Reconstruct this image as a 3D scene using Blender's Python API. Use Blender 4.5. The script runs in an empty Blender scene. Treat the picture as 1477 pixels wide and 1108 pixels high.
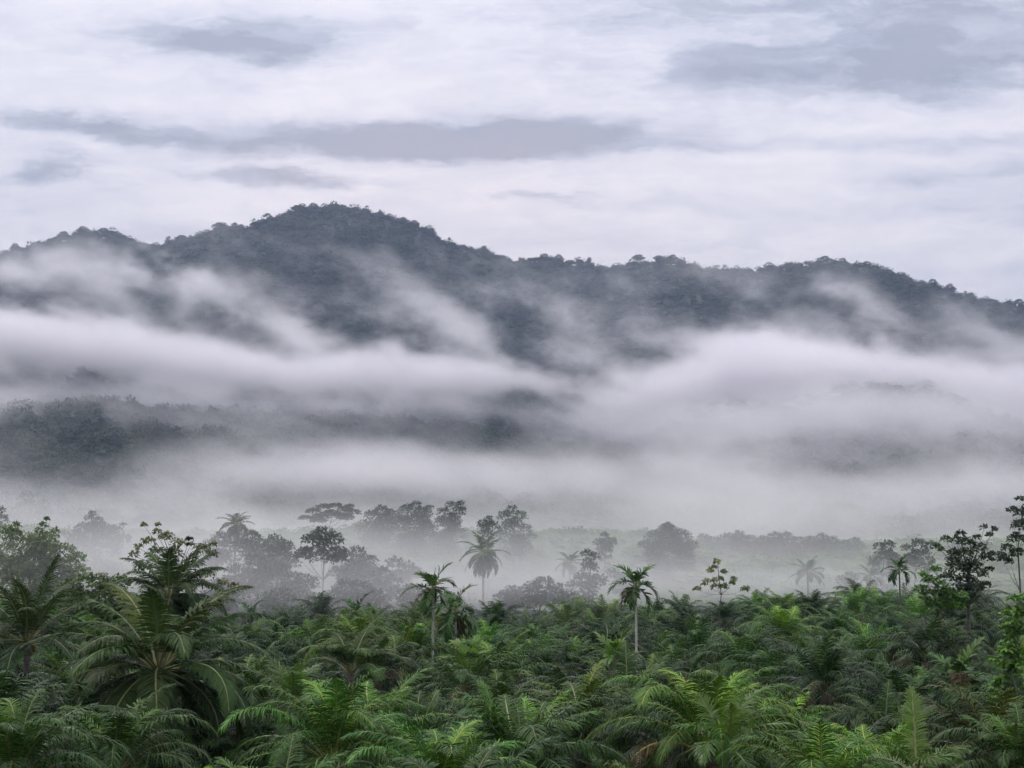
import bpy, math, random
import numpy as np
from mathutils import Vector, noise as mnoise

rng = np.random.default_rng(7)
random.seed(7)
sc = bpy.context.scene
COL = sc.collection
PI = math.pi

# ------------------------------------------------------------------ camera
CAM_Z = 16.0
PITCH = math.atan(266 / 2145.0)
FPX = 2145.0            # focal length in photo pixels (1477 wide)
cam = bpy.data.cameras.new("camera")
camo = bpy.data.objects.new("camera", cam)
COL.objects.link(camo)
camo.location = (0, 0, CAM_Z)
camo.rotation_euler = (PI / 2 + PITCH, 0, 0)
cam.sensor_width = 36
cam.lens = 36 * FPX / 1477
cam.clip_end = 20000
sc.camera = camo
CP, SP = math.cos(PITCH), math.sin(PITCH)


def at(px, py, Y):
    """world point seen at photo pixel (px, py) at forward distance Y"""
    dx, dy = (px - 738.5) / FPX, (554 - py) / FPX
    y = CP - dy * SP
    z = SP + dy * CP
    k = Y / y
    return np.array((dx * k, Y, CAM_Z + z * k))


def to_px(p):
    x, y, z = p[0], p[1], p[2] - CAM_Z
    d = y * CP + z * SP
    u = -y * SP + z * CP
    return 738.5 + FPX * x / d, 554 - FPX * u / d


# ------------------------------------------------------------------ numpy noise
def hash2(ix, iy, seed):
    h = (ix.astype(np.int64) * 374761393 + iy.astype(np.int64) * 668265263 + seed * 1442695041) & 0xFFFFFFFF
    h = ((h ^ (h >> 13)) * 1274126177) & 0xFFFFFFFF
    return ((h ^ (h >> 16)) & 0xFFFF) / 65535.0


def vnoise(x, y, seed=0):
    x, y = np.asarray(x, float), np.asarray(y, float)
    ix, iy = np.floor(x), np.floor(y)
    fx, fy = x - ix, y - iy
    fx, fy = fx * fx * (3 - 2 * fx), fy * fy * (3 - 2 * fy)
    a, b = hash2(ix, iy, seed), hash2(ix + 1, iy, seed)
    c, d = hash2(ix, iy + 1, seed), hash2(ix + 1, iy + 1, seed)
    return (a * (1 - fx) + b * fx) * (1 - fy) + (c * (1 - fx) + d * fx) * fy * 1.0


def fbm(x, y, seed=0, o=4):
    s, a, t = 0.0, 0.5, 0.0
    for i in range(o):
        s = s + a * vnoise(np.asarray(x) * 2 ** i, np.asarray(y) * 2 ** i, seed + i)
        t += a
        a *= 0.5
    return s / t * 2 - 1          # -1..1


def sstep(a, b, x):
    t = np.clip((np.asarray(x, float) - a) / (b - a), 0, 1)
    return t * t * (3 - 2 * t)


# ------------------------------------------------------------------ terrain
R_SPLIT = 900.0
SKY_X = [-900, -400, -200, 0, 40, 75, 120, 160, 200, 232, 262, 310, 350, 400, 425, 450, 490, 530, 580, 610, 640, 660, 700, 740, 780, 810, 850, 880, 920, 970, 1010, 1040, 1090, 1130, 1180, 1220, 1260, 1300, 1340, 1380, 1430, 1477, 1700, 1900, 2400]
SKY_Y = [560, 470, 410, 365, 352, 343, 334, 336, 352, 354, 343, 328, 325, 311, 300, 296, 298, 304, 316, 327, 346, 354, 361, 373, 370, 372, 379, 384, 377, 374, 382, 390, 389, 382, 376, 376, 384, 395, 410, 422, 432, 441, 480, 470, 560]
FOOT_X = [-900, -300, 0, 150, 300, 450, 600, 700, 760, 850, 950, 1050, 1150, 1250, 1320, 1390, 1440, 1477, 1700, 2400]
FOOT_Y = [610, 590, 578, 574, 580, 586, 598, 610, 622, 642, 632, 628, 632, 638, 632, 612, 622, 632, 640, 650]


def elev(px, py):
    p = at(px, py, 1000.0)
    return (p[2] - CAM_Z) / math.hypot(p[0], p[1])


PX_GRID = np.linspace(-900, 2400, 1200)
TH_GRID = np.array([math.atan2(at(p, 500, 1000)[0], 1000) for p in PX_GRID])
EL_RIDGE = np.array([elev(p, y + 7) for p, y in zip(PX_GRID, np.interp(PX_GRID, SKY_X, SKY_Y))])
EL_FOOT = np.array([elev(p, y + 24) for p, y in zip(PX_GRID, np.interp(PX_GRID, FOOT_X, FOOT_Y))])
RR, RF = 2450.0, 1330.0


def ridge_r(th):
    return RR + 90 * np.sin(th * 17 + 1) + 50 * np.sin(th * 43)


def foot_r(th):
    return RF + 60 * np.sin(th * 15 + 2)


def near_z(x, y):
    x, y = np.asarray(x, float), np.asarray(y, float)
    r = np.hypot(x, y)
    z = 14.3 * (1 - sstep(4, 42, r)) + 0.35 * fbm(x / 14, y / 14, 3)
    z = z + 2.2 * sstep(8, 60, x) * sstep(95, 200, y) + 1.2 * sstep(-15, -60, x) * sstep(70, 150, y)
    valley = -2.5 * sstep(205, 260, y) - 3.5 * sstep(30, 80, x) * sstep(215, 280, y)
    rise = 27 * sstep(262, 470, y) + 9 * sstep(520, 900, r) + (5 * fbm(x / 90, y / 90, 9)) * sstep(250, 420, r)
    return z + valley + rise


def mount_z(x, y):
    x, y = np.asarray(x, float), np.asarray(y, float)
    r = np.hypot(x, y)
    th = np.arctan2(x, y)
    er, ef = np.interp(th, TH_GRID, EL_RIDGE), np.interp(th, TH_GRID, EL_FOOT)
    rr, rf = ridge_r(th), foot_r(th)
    zr, zf = CAM_Z + er * rr, CAM_Z + ef * rf
    z0 = near_z(R_SPLIT * np.sin(th), R_SPLIT * np.cos(th))
    # foothill
    a = np.clip((r - R_SPLIT) / (rf - R_SPLIT), 0, 1)
    zfoot = z0 + (zf - z0) * (0.45 * a + 0.55 * a * a * (3 - 2 * a))
    back = np.clip((r - rf) / 260.0, 0, 1)
    zfoot = np.where(r > rf, zf - (zf * 0.45) * (back * back * (3 - 2 * back)), zfoot)
    # main slope
    r1 = rf + 120
    t = np.clip((r - r1) / (rr - r1), 0, 1)
    zb = zf * 0.50
    zmain = zb + (zr - zb) * (0.55 * t + 0.45 * t ** 2.0)
    spur = fbm(th * 9 + 0.25 * fbm(x / 300, y / 300, 5), r / 1300, 21, 3)
    zmain = zmain + 150 * spur * np.sin(PI * t) ** 1.0 * (0.10 + 0.90 * (1 - t))
    zmain = zmain + 22 * fbm(x / 120, y / 120, 31, 3) * np.sin(PI * np.clip(t, 0, 1))
    # nothing on the slope rises above the line of sight to the ridge
    zmain = np.minimum(zmain, CAM_Z + er * r - 16 * (1 - t) - 1.0)
    zmain = np.where(r < r1, -100, zmain)
    over = np.clip((r - rr) / 900.0, 0, 1)
    zmain = np.where(r > rr, zr * (1 - over * over * (3 - 2 * over)) + 10 * over, zmain)
    z = np.maximum(np.where(r > rf + 260, -100, zfoot), zmain)
    z = z + np.where((r > R_SPLIT + 40) & (r < rf), 7 * fbm(x / 70, y / 70, 41, 3) * np.sin(PI * a), 0)
    return z


def ground_z(x, y):
    r = np.hypot(x, y)
    return np.where(r < R_SPLIT, near_z(x, y), mount_z(x, y))


def gz(x, y):
    return float(ground_z(np.array([x]), np.array([y]))[0])


# ------------------------------------------------------------------ mesh helpers
def mk_mesh(name, V, faces, mats=(), tint=None, smooth=False, midx=None):
    """faces: list of int arrays (n,k)"""
    me = bpy.data.meshes.new(name)
    V = np.ascontiguousarray(V, dtype=np.float32)
    faces = [np.asarray(f, dtype=np.int32) for f in faces if len(f)]
    nl = sum(f.size for f in faces)
    npoly = sum(len(f) for f in faces)
    me.vertices.add(len(V))
    me.vertices.foreach_set("co", V.ravel())
    me.loops.add(nl)
    me.loops.foreach_set("vertex_index", np.concatenate([f.ravel() for f in faces]))
    me.polygons.add(npoly)
    tot = np.concatenate([np.full(len(f), f.shape[1], dtype=np.int32) for f in faces])
    start = np.concatenate([[0], np.cumsum(tot)[:-1]]).astype(np.int32)
    me.polygons.foreach_set("loop_start", start)
    if midx is not None:
        me.polygons.foreach_set("material_index", np.asarray(midx, dtype=np.int32))
    me.polygons.foreach_set("use_smooth", np.full(npoly, smooth))
    for m in mats:
        me.materials.append(m)
    if tint is not None:
        at_ = me.attributes.new("tint", "FLOAT", "POINT")
        at_.data.foreach_set("value", np.ascontiguousarray(tint, dtype=np.float32))
    me.update()
    me.validate()
    return me


class Geo:
    """collects verts / tris / quads with a tint per vertex"""

    def __init__(self):
        self.V, self.T, self.Q, self.C, self.n = [], [], [], [], 0

    def add(self, V, tris=None, quads=None, tint=0.5):
        V = np.asarray(V, float).reshape(-1, 3)
        if tris is not None and len(tris):
            self.T.append(np.asarray(tris) + self.n)
        if quads is not None and len(quads):
            self.Q.append(np.asarray(quads) + self.n)
        self.V.append(V)
        self.C.append(np.full(len(V), tint) if np.isscalar(tint) else np.asarray(tint, float))
        self.n += len(V)

    def mesh(self, name, mats, smooth=False):
        F = []
        if self.T:
            F.append(np.concatenate(self.T))
        if self.Q:
            F.append(np.concatenate(self.Q))
        return mk_mesh(name, np.concatenate(self.V), F, mats, np.concatenate(self.C), smooth)


def tube(g, pts, radii, sides=6, tint=0.5, cap=True):
    pts = np.asarray(pts, float)
    n = len(pts)
    tan = np.gradient(pts, axis=0)
    tan /= np.linalg.norm(tan, axis=1, keepdims=True) + 1e-9
    ref = np.array((0, 0, 1.0)) if abs(tan[0][2]) < 0.8 else np.array((1.0, 0, 0))
    u = np.cross(tan, ref)
    u /= np.linalg.norm(u, axis=1, keepdims=True) + 1e-9
    v = np.cross(tan, u)
    ang = np.linspace(0, 2 * PI, sides, endpoint=False)
    r = np.asarray(radii, float).reshape(n, 1, 1)
    ring = pts[:, None] + r * (np.cos(ang)[None, :, None] * u[:, None] + np.sin(ang)[None, :, None] * v[:, None])
    Q = []
    for i in range(n - 1):
        for k in range(sides):
            k2 = (k + 1) % sides
            Q.append((i * sides + k, i * sides + k2, (i + 1) * sides + k2, (i + 1) * sides + k))
    V = ring.reshape(-1, 3)
    T = []
    if cap:
        V = np.concatenate([V, pts[-1:]])
        b = (n - 1) * sides
        T = [(b + k, b + (k + 1) % sides, n * sides) for k in range(sides)]
    g.add(V, T, Q, tint)


def link(name, data, parent=None, loc=None, rot=None, scale=None):
    o = bpy.data.objects.new(name, data)
    COL.objects.link(o)
    if parent is not None:
        o.parent = parent
    if loc is not None:
        o.location = loc
    if rot is not None:
        o.rotation_euler = rot
    if scale is not None:
        o.scale = (scale,) * 3 if np.isscalar(scale) else scale
    return o


def thing(name, label, cat, loc, group=None, rotz=0.0):
    o = link(name, None, None, tuple(loc), (0, 0, rotz))
    o["label"] = label
    o["category"] = cat
    if group:
        o["group"] = group
    return o


# ------------------------------------------------------------------ materials
def nodes_of(name):
    m = bpy.data.materials.new(name)
    m.use_nodes = True
    nt = m.node_tree
    nt.nodes.clear()
    return m, nt, nt.nodes.new("ShaderNodeOutputMaterial")


def ramp(nt, stops):
    r = nt.nodes.new("ShaderNodeValToRGB")
    els = r.color_ramp.elements
    while len(els) > 1:
        els.remove(els[-1])
    els[0].position, els[0].color = stops[0][0], (*stops[0][1], 1)
    for p, c in stops[1:]:
        e = els.new(p)
        e.color = (*c, 1)
    return r


def leaf_material(name, stops, rough=0.42, transl=0.25, spec=0.5, var=0.35, hue=0.03, nscale=0.6):
    m, nt, out = nodes_of(name)
    L = nt.links.new
    a = nt.nodes.new("ShaderNodeAttribute")
    a.attribute_name = "tint"
    r = ramp(nt, stops)
    oi = nt.nodes.new("ShaderNodeObjectInfo")
    geo = nt.nodes.new("ShaderNodeNewGeometry")
    nz = nt.nodes.new("ShaderNodeTexNoise")
    nz.inputs["Scale"].default_value = nscale
    nz.inputs["Detail"].default_value = 3
    L(geo.outputs["Position"], nz.inputs["Vector"])
    L(a.outputs["Fac"], r.inputs[0])
    hs = nt.nodes.new("ShaderNodeHueSaturation")
    mh = nt.nodes.new("ShaderNodeMapRange")
    mh.inputs["To Min"].default_value = 0.5 - hue
    mh.inputs["To Max"].default_value = 0.5 + hue
    L(oi.outputs["Random"], mh.inputs["Value"])
    L(mh.outputs[0], hs.inputs["Hue"])
    add = nt.nodes.new("ShaderNodeMath")
    add.operation = "ADD"
    L(nz.outputs[0], add.inputs[0])
    L(oi.outputs["Random"], add.inputs[1])
    mv = nt.nodes.new("ShaderNodeMapRange")
    mv.inputs["From Min"].default_value = 0.3
    mv.inputs["From Max"].default_value = 1.7
    mv.inputs["To Min"].default_value = 1 - var
    mv.inputs["To Max"].default_value = 1 + var
    L(add.outputs[0], mv.inputs["Value"])
    L(mv.outputs[0], hs.inputs["Value"])
    om = nt.nodes.new("ShaderNodeMix")
    om.data_type = "RGBA"
    om.blend_type = "MULTIPLY"
    om.inputs["Factor"].default_value = 1.0
    L(r.outputs[0], om.inputs["A"])
    L(oi.outputs["Color"], om.inputs["B"])
    L(om.outputs["Result"], hs.inputs["Color"])
    bs = nt.nodes.new("ShaderNodeBsdfPrincipled")
    bs.inputs["Roughness"].default_value = rough
    bs.inputs["Specular IOR Level"].default_value = spec
    L(hs.outputs[0], bs.inputs["Base Color"])
    if transl > 0:
        tr = nt.nodes.new("ShaderNodeBsdfTranslucent")
        L(hs.outputs[0], tr.inputs["Color"])
        mx = nt.nodes.new("ShaderNodeMixShader")
        mx.inputs[0].default_value = transl
        L(bs.outputs[0], mx.inputs[1])
        L(tr.outputs[0], mx.inputs[2])
        L(mx.outputs[0], out.inputs[0])
    else:
        L(bs.outputs[0], out.inputs[0])
    return m


def bark_material(name, c1, c2, scale=3.0, bands=0.0):
    m, nt, out = nodes_of(name)
    L = nt.links.new
    tc = nt.nodes.new("ShaderNodeTexCoord")
    nz = nt.nodes.new("ShaderNodeTexNoise")
    nz.inputs["Scale"].default_value = scale
    nz.inputs["Detail"].default_value = 5
    L(tc.outputs["Object"], nz.inputs["Vector"])
    r = ramp(nt, [(0.3, c1), (0.7, c2)])
    src = nz.outputs[0]
    if bands:
        wv = nt.nodes.new("ShaderNodeTexWave")
        wv.bands_direction = "Z"
        wv.inputs["Scale"].default_value = bands
        wv.inputs["Distortion"].default_value = 1.5
        L(tc.outputs["Object"], wv.inputs["Vector"])
        mx = nt.nodes.new("ShaderNodeMath")
        mx.operation = "MULTIPLY_ADD"
        mx.inputs[1].default_value = 0.35
        L(wv.outputs["Fac"], mx.inputs[0])
        L(nz.outputs[0], mx.inputs[2])
        src = mx.outputs[0]
    L(src, r.inputs[0])
    bs = nt.nodes.new("ShaderNodeBsdfPrincipled")
    bs.inputs["Roughness"].default_value = 0.85
    L(r.outputs[0], bs.inputs["Base Color"])
    bp = nt.nodes.new("ShaderNodeBump")
    bp.inputs["Strength"].default_value = 0.6
    bp.inputs["Distance"].default_value = 0.05
    L(src, bp.inputs["Height"])
    L(bp.outputs[0], bs.inputs["Normal"])
    L(bs.outputs[0], out.inputs[0])
    return m


# tint scale for palm leaves: 0 deep green .. 0.5 green .. 0.8 yellow green .. 1 dry brown
PALM_STOPS = [(0.0, (0.014, 0.036, 0.009)), (0.35, (0.042, 0.105, 0.018)), (0.6, (0.095, 0.185, 0.024)), (0.8, (0.15, 0.21, 0.035)), (0.9, (0.11, 0.085, 0.035)), (1.0, (0.07, 0.045, 0.026))]
M_OIL = leaf_material("oil_palm_leaf", PALM_STOPS, 0.42, 0.16, 0.18, 0.28, 0.012, 0.12)
M_COCO = leaf_material("coconut_leaf", [(0.0, (0.020, 0.042, 0.012)), (0.4, (0.040, 0.080, 0.018)), (0.65, (0.080, 0.125, 0.026)), (0.82, (0.17, 0.18, 0.05)), (1.0, (0.08, 0.05, 0.028))], 0.48, 0.28, 0.15, 0.3, 0.015, 0.2)
M_BRIGHT = leaf_material("young_palm_leaf", [(0.0, (0.05, 0.10, 0.018)), (0.5, (0.10, 0.21, 0.025)), (1.0, (0.20, 0.30, 0.04))], 0.4, 0.35, 0.5, 0.2, 0.01, 0.3)
TREE_STOPS = [(0.0, (0.016, 0.036, 0.016)), (0.35, (0.032, 0.068, 0.024)), (0.6, (0.065, 0.115, 0.03)), (0.8, (0.15, 0.20, 0.05)), (0.92, (0.24, 0.23, 0.10)), (1.0, (0.20, 0.12, 0.04))]
M_TREE = leaf_material("tree_leaf", TREE_STOPS, 0.45, 0.25, 0.4, 0.25, 0.02, 0.3)
M_FOREST = leaf_material("forest_leaf", [(0.0, (0.008, 0.016, 0.011)), (0.4, (0.018, 0.032, 0.020)), (0.75, (0.036, 0.056, 0.030)), (1.0, (0.07, 0.085, 0.05))], 0.65, 0.12, 0.2, 0.45, 0.0, 0.009)
M_GREENCOVER = leaf_material("cover_leaf", [(0.0, (0.03, 0.07, 0.014)), (0.5, (0.075, 0.15, 0.024)), (1.0, (0.15, 0.22, 0.045))], 0.5, 0.25, 0.35, 0.3, 0.0, 0.03)
M_RACHIS = leaf_material("palm_midrib", [(0.0, (0.05, 0.07, 0.025)), (0.6, (0.16, 0.18, 0.06)), (1.0, (0.30, 0.27, 0.14))], 0.4, 0.0, 0.5, 0.2)
M_TRUNK = bark_material("palm_trunk", (0.045, 0.034, 0.026), (0.12, 0.10, 0.08), 4.0, 2.0)
M_PALE = bark_material("pale_trunk", (0.22, 0.21, 0.18), (0.42, 0.41, 0.37), 3.0, 2.5)
M_BARK = bark_material("bark", (0.035, 0.028, 0.022), (0.11, 0.09, 0.07), 4.0)
M_FRUIT = bark_material("palm_fruit", (0.07, 0.085, 0.02), (0.16, 0.13, 0.04), 2.0)
M_SHAFT = leaf_material("crownshaft", [(0.0, (0.06, 0.10, 0.03)), (1.0, (0.12, 0.17, 0.05))], 0.35, 0.0, 0.5, 0.1)


def ground_material(name, cols, s1, s2, disp=0.4):
    m, nt, out = nodes_of(name)
    L = nt.links.new
    geo = nt.nodes.new("ShaderNodeNewGeometry")
    n1 = nt.nodes.new("ShaderNodeTexNoise")
    n1.inputs["Scale"].default_value = s1
    n1.inputs["Detail"].default_value = 6
    n2 = nt.nodes.new("ShaderNodeTexNoise")
    n2.inputs["Scale"].default_value = s2
    n2.inputs["Detail"].default_value = 4
    L(geo.outputs["Position"], n1.inputs["Vector"])
    L(geo.outputs["Position"], n2.inputs["Vector"])
    ad = nt.nodes.new("ShaderNodeMath")
    ad.operation = "MULTIPLY_ADD"
    ad.inputs[1].default_value = 0.5
    L(n1.outputs[0], ad.inputs[0])
    L(n2.outputs[0], ad.inputs[2])
    r = ramp(nt, [(0.45, cols[0]), (0.75, cols[1]), (1.0, cols[2])])
    L(ad.outputs[0], r.inputs[0])
    bs = nt.nodes.new("ShaderNodeBsdfPrincipled")
    bs.inputs["Roughness"].default_value = 0.9
    L(r.outputs[0], bs.inputs["Base Color"])
    bp = nt.nodes.new("ShaderNodeBump")
    bp.inputs["Strength"].default_value = 0.7
    bp.inputs["Distance"].default_value = disp
    L(n2.outputs[0], bp.inputs["Height"])
    L(bp.outputs[0], bs.inputs["Normal"])
    L(bs.outputs[0], out.inputs[0])
    return m


M_GROUND = ground_material("grassy_soil", ((0.035, 0.065, 0.016), (0.06, 0.105, 0.022), (0.09, 0.125, 0.034)), 0.05, 0.6)
M_MOUNT = ground_material("forest_floor", ((0.018, 0.03, 0.018), (0.03, 0.045, 0.024), (0.045, 0.06, 0.032)), 0.02, 0.12, 3.0)


# ------------------------------------------------------------------ ground and mountain sheets
def polar_mesh(name, rs, ths, zfun, mat, closed=False):
    Rg, Tg = np.meshgrid(rs, ths, indexing="ij")
    X, Y = Rg * np.sin(Tg), Rg * np.cos(Tg)
    Z = zfun(X, Y)
    V = np.stack([X, Y, Z], -1).reshape(-1, 3)
    n, m = Rg.shape
    i, j = np.meshgrid(np.arange(n - 1), np.arange(m if closed else m - 1), indexing="ij")
    j2 = (j + 1) % m
    Q = np.stack([i * m + j, i * m + j2, (i + 1) * m + j2, (i + 1) * m + j], -1).reshape(-1, 4)
    return mk_mesh(name, V, [Q[:, ::-1]], [mat], None, True)


def ground_sheet(x, y):
    r = np.hypot(x, y)
    th = np.arctan2(x, y)
    k = sstep(R_SPLIT, R_SPLIT + 250, r)
    edge = near_z(np.minimum(r, R_SPLIT) * np.sin(th), np.minimum(r, R_SPLIT) * np.cos(th))
    return edge * (1 - k) - 4 * k


rs = np.concatenate([np.linspace(0.5, 60, 40), np.linspace(62, 320, 120), np.linspace(325, R_SPLIT, 110), np.linspace(930, 4200, 24)])
g = link("ground", polar_mesh("ground", rs, np.linspace(0, 2 * PI, 480, endpoint=False), ground_sheet, M_GROUND, True))
g["kind"] = "structure"
TH_LIM = math.radians(48)
rs = np.concatenate([np.linspace(R_SPLIT - 4, 1700, 110), np.linspace(1710, 2600, 110), np.linspace(2650, 3500, 14)])


def mount_sheet(x, y):
    r, th = np.hypot(x, y), np.arctan2(x, y)
    k = 1 - sstep(math.radians(36), TH_LIM, np.abs(th))
    z = np.where(r < R_SPLIT, near_z(x, y) - 0.6, mount_z(x, y))
    return z * k + (1 - k) * (-8)


mo = link("mountain", polar_mesh("mountain", rs, np.linspace(-TH_LIM, TH_LIM, 520), mount_sheet, M_MOUNT))
mo["kind"] = "structure"


# ------------------------------------------------------------------ leaves in clumps
def rand_unit(n, r=rng):
    v = r.normal(size=(n, 3))
    return v / (np.linalg.norm(v, axis=1, keepdims=True) + 1e-9)


def leaf_cards(g, P, D, N, ln, w, tint):
    """pointed leaves: base P, direction D, surface normal N, length ln, width w. One bent quad pair each (6 verts: 2 quads)."""
    n = len(P)
    S = np.cross(D, N)
    S /= np.linalg.norm(S, axis=1, keepdims=True) + 1e-9
    ln = np.broadcast_to(np.asarray(ln, float), (n,))[:, None]
    w = np.broadcast_to(np.asarray(w, float), (n,))[:, None]
    mid = P + D * ln * 0.5 + N * ln * 0.06
    tip = P + D * ln - N * ln * 0.10
    V = np.stack([P, mid - S * w * 0.5, mid + S * w * 0.5, tip], 1).reshape(-1, 3)
    b = np.arange(n) * 4
    T = np.concatenate([np.stack([b, b + 1, b + 2], 1), np.stack([b + 1, b + 3, b + 2], 1)])
    g.add(V, T, None, np.repeat(np.broadcast_to(tint, (n,)), 4))


def clump(g, c, R, n, leaf, tint, tj=0.12, flat=0.8, droop=0.3, r=rng, upper=0.35):
    """a clump of leaves inside an ellipsoid of radius R (3-vector or scalar), mostly towards its outside and top"""
    R = np.broadcast_to(np.asarray(R, float), (3,)) * np.array((1, 1, flat))
    d = rand_unit(n, r)
    d[:, 2] = np.where((d[:, 2] < -upper), -d[:, 2], d[:, 2])
    rad = r.uniform(0.25, 1.0, n) ** 0.55
    P = np.asarray(c) + d * rad[:, None] * R
    D = d + rand_unit(n, r) * 0.7
    D[:, 2] -= droop
    D /= np.linalg.norm(D, axis=1, keepdims=True) + 1e-9
    N = rand_unit(n, r) * 0.6 + d * 0.5 + np.array((0, 0, 0.8))
    N -= D * np.sum(N * D, 1, keepdims=True)
    N /= np.linalg.norm(N, axis=1, keepdims=True) + 1e-9
    ln = leaf * r.uniform(0.7, 1.25, n)
    leaf_cards(g, P - D * ln[:, None] * 0.5, D, N, ln, ln * r.uniform(0.42, 0.62, n), np.clip(tint + r.normal(0, tj, n), 0, 1))


def limbs(g, base, top_frac_pts, clumps, r0, r=rng, sides=6):
    """trunk from base through given points, then a limb to each clump centre"""
    pts = [np.asarray(base, float)] + [np.asarray(p, float) for p in top_frac_pts]
    P = []
    for a, b in zip(pts[:-1], pts[1:]):
        for t in np.linspace(0, 1, 4)[:-1]:
            P.append(a + (b - a) * t)
    P.append(pts[-1])
    P = np.array(P)
    L = np.linalg.norm(P[-1] - P[0])
    P[1:-1, :2] += r.normal(0, L * 0.008, (len(P) - 2, 2))
    rad = r0 * (1 - 0.62 * np.linspace(0, 1, len(P)))
    tube(g, P, rad, sides)
    for c, R in clumps:
        c = np.asarray(c, float)
        # leave the trunk below the clump
        i = int(np.argmin(np.abs(P[:, 2] - (c[2] - 0.45 * np.linalg.norm(c[:2] - P[-1][:2]) - R))))
        i = max(i, len(P) // 3)
        s = P[i]
        m = (s + c) / 2 + np.array((0, 0, -0.08 * np.linalg.norm(c - s)))
        rr = rad[i] * 0.42
        tube(g, np.array([s, m, c]), [rr, rr * 0.65, rr * 0.2], max(4, sides - 2), cap=True)


def tree(name, label, cat, Y, base_px, clumps, tint=0.35, leaf=0.35, dens=1.0, flat=0.8, r0=None, pale=False, group=None, droop=0.3, tj=0.12, mat=None, depth=0.75, trunk_to=None, lean=None, fill=True, skirt=0.0):
    """clumps: [(px, py, r_px[, tint])] as seen from the viewpoint at distance Y; each becomes a real ball of leaves with its own depth."""
    s = Y / FPX
    xs = [c[0] for c in clumps]
    b = at(base_px, 800, Y)
    bz = gz(b[0], Y)
    base = np.array((b[0], Y, bz))
    r = np.random.default_rng(int(abs(base_px * 13 + Y * 7)) + len(clumps))
    half = max(max(xs) - min(xs), 20) * 0.5 * s * depth
    gl, gt = Geo(), Geo()
    C = []
    for c in clumps:
        R = c[2] * s * 1.15
        k = r.uniform(-1, 1) * max(half - R, 0.0) * 0.9
        p = at(c[0], c[1], Y + k)
        C.append((p - base, R))
        tt = c[3] if len(c) > 3 else tint + r.normal(0, 0.05)
        n = int(max(40, dens * 22 * (R / leaf) ** 2))
        n = min(n, 4200)
        clump(gl, p - base, (R, R * 1.05, R), n, leaf, tt, tj, flat, droop, r)
    if fill:
        # leafy stretches joining the clumps, and lower branches
        K = len(C)
        for q in range(int(K * 0.9)):
            (p1, R1), (p2, R2) = C[r.integers(K)], C[r.integers(K)]
            k = r.uniform(0.3, 0.7)
            R = (R1 + R2) * 0.42
            p = p1 * k + p2 * (1 - k) - np.array((0, 0, 0.5 * R))
            C.append((p, R))
            clump(gl, p, (R, R, R), int(min(2000, max(40, dens * 17 * (R / leaf) ** 2))), leaf, tint - 0.03 + r.normal(0, 0.04), tj, flat, droop, r)
        if skirt:
            zt, zb = max(p[2] for p, _ in C), min(p[2] for p, _ in C)
            w_ = max(np.ptp([p[0] for p, _ in C]) * 0.5, 1.0)
            cx0 = np.mean([p[:2] for p, _ in C], axis=0)
            for q in range(int(6 + skirt * 10)):
                R = w_ * r.uniform(0.35, 0.6)
                a = r.uniform(0, 2 * PI)
                p = np.array((cx0[0] + w_ * 0.7 * math.cos(a), cx0[1] + w_ * 0.6 * math.sin(a), zb * (1 - skirt * r.uniform(0.05, 1.0))))
                C.append((p, R))
                clump(gl, p, (R, R, R), int(min(2000, max(40, dens * 15 * (R / leaf) ** 2))), leaf, tint + r.normal(0, 0.05), tj, flat, droop, r)
    top = max(p[2] for p, _ in C)
    cx = np.mean([p[:2] for p, _ in C], axis=0)
    if trunk_to is not None:
        tp = at(trunk_to[0], trunk_to[1], Y) - base
    else:
        tp = np.array((cx[0] * 0.8, cx[1] * 0.5, top * 0.82))
    mid = tp * 0.5 + np.array((r.normal(0, 0.02) * top, 0, 0))
    rad = r0 if r0 else max(0.09, 0.016 * top)
    limbs(gt, (0, 0, -0.4), [mid, tp], C, rad, r)
    o = thing(name, label, cat, base, group)
    link("crown", gl.mesh(name + "_crown", [mat or M_TREE]), o)
    link("trunk", gt.mesh(name + "_trunk", [M_PALE if pale else M_BARK], True), o)
    return o


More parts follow.
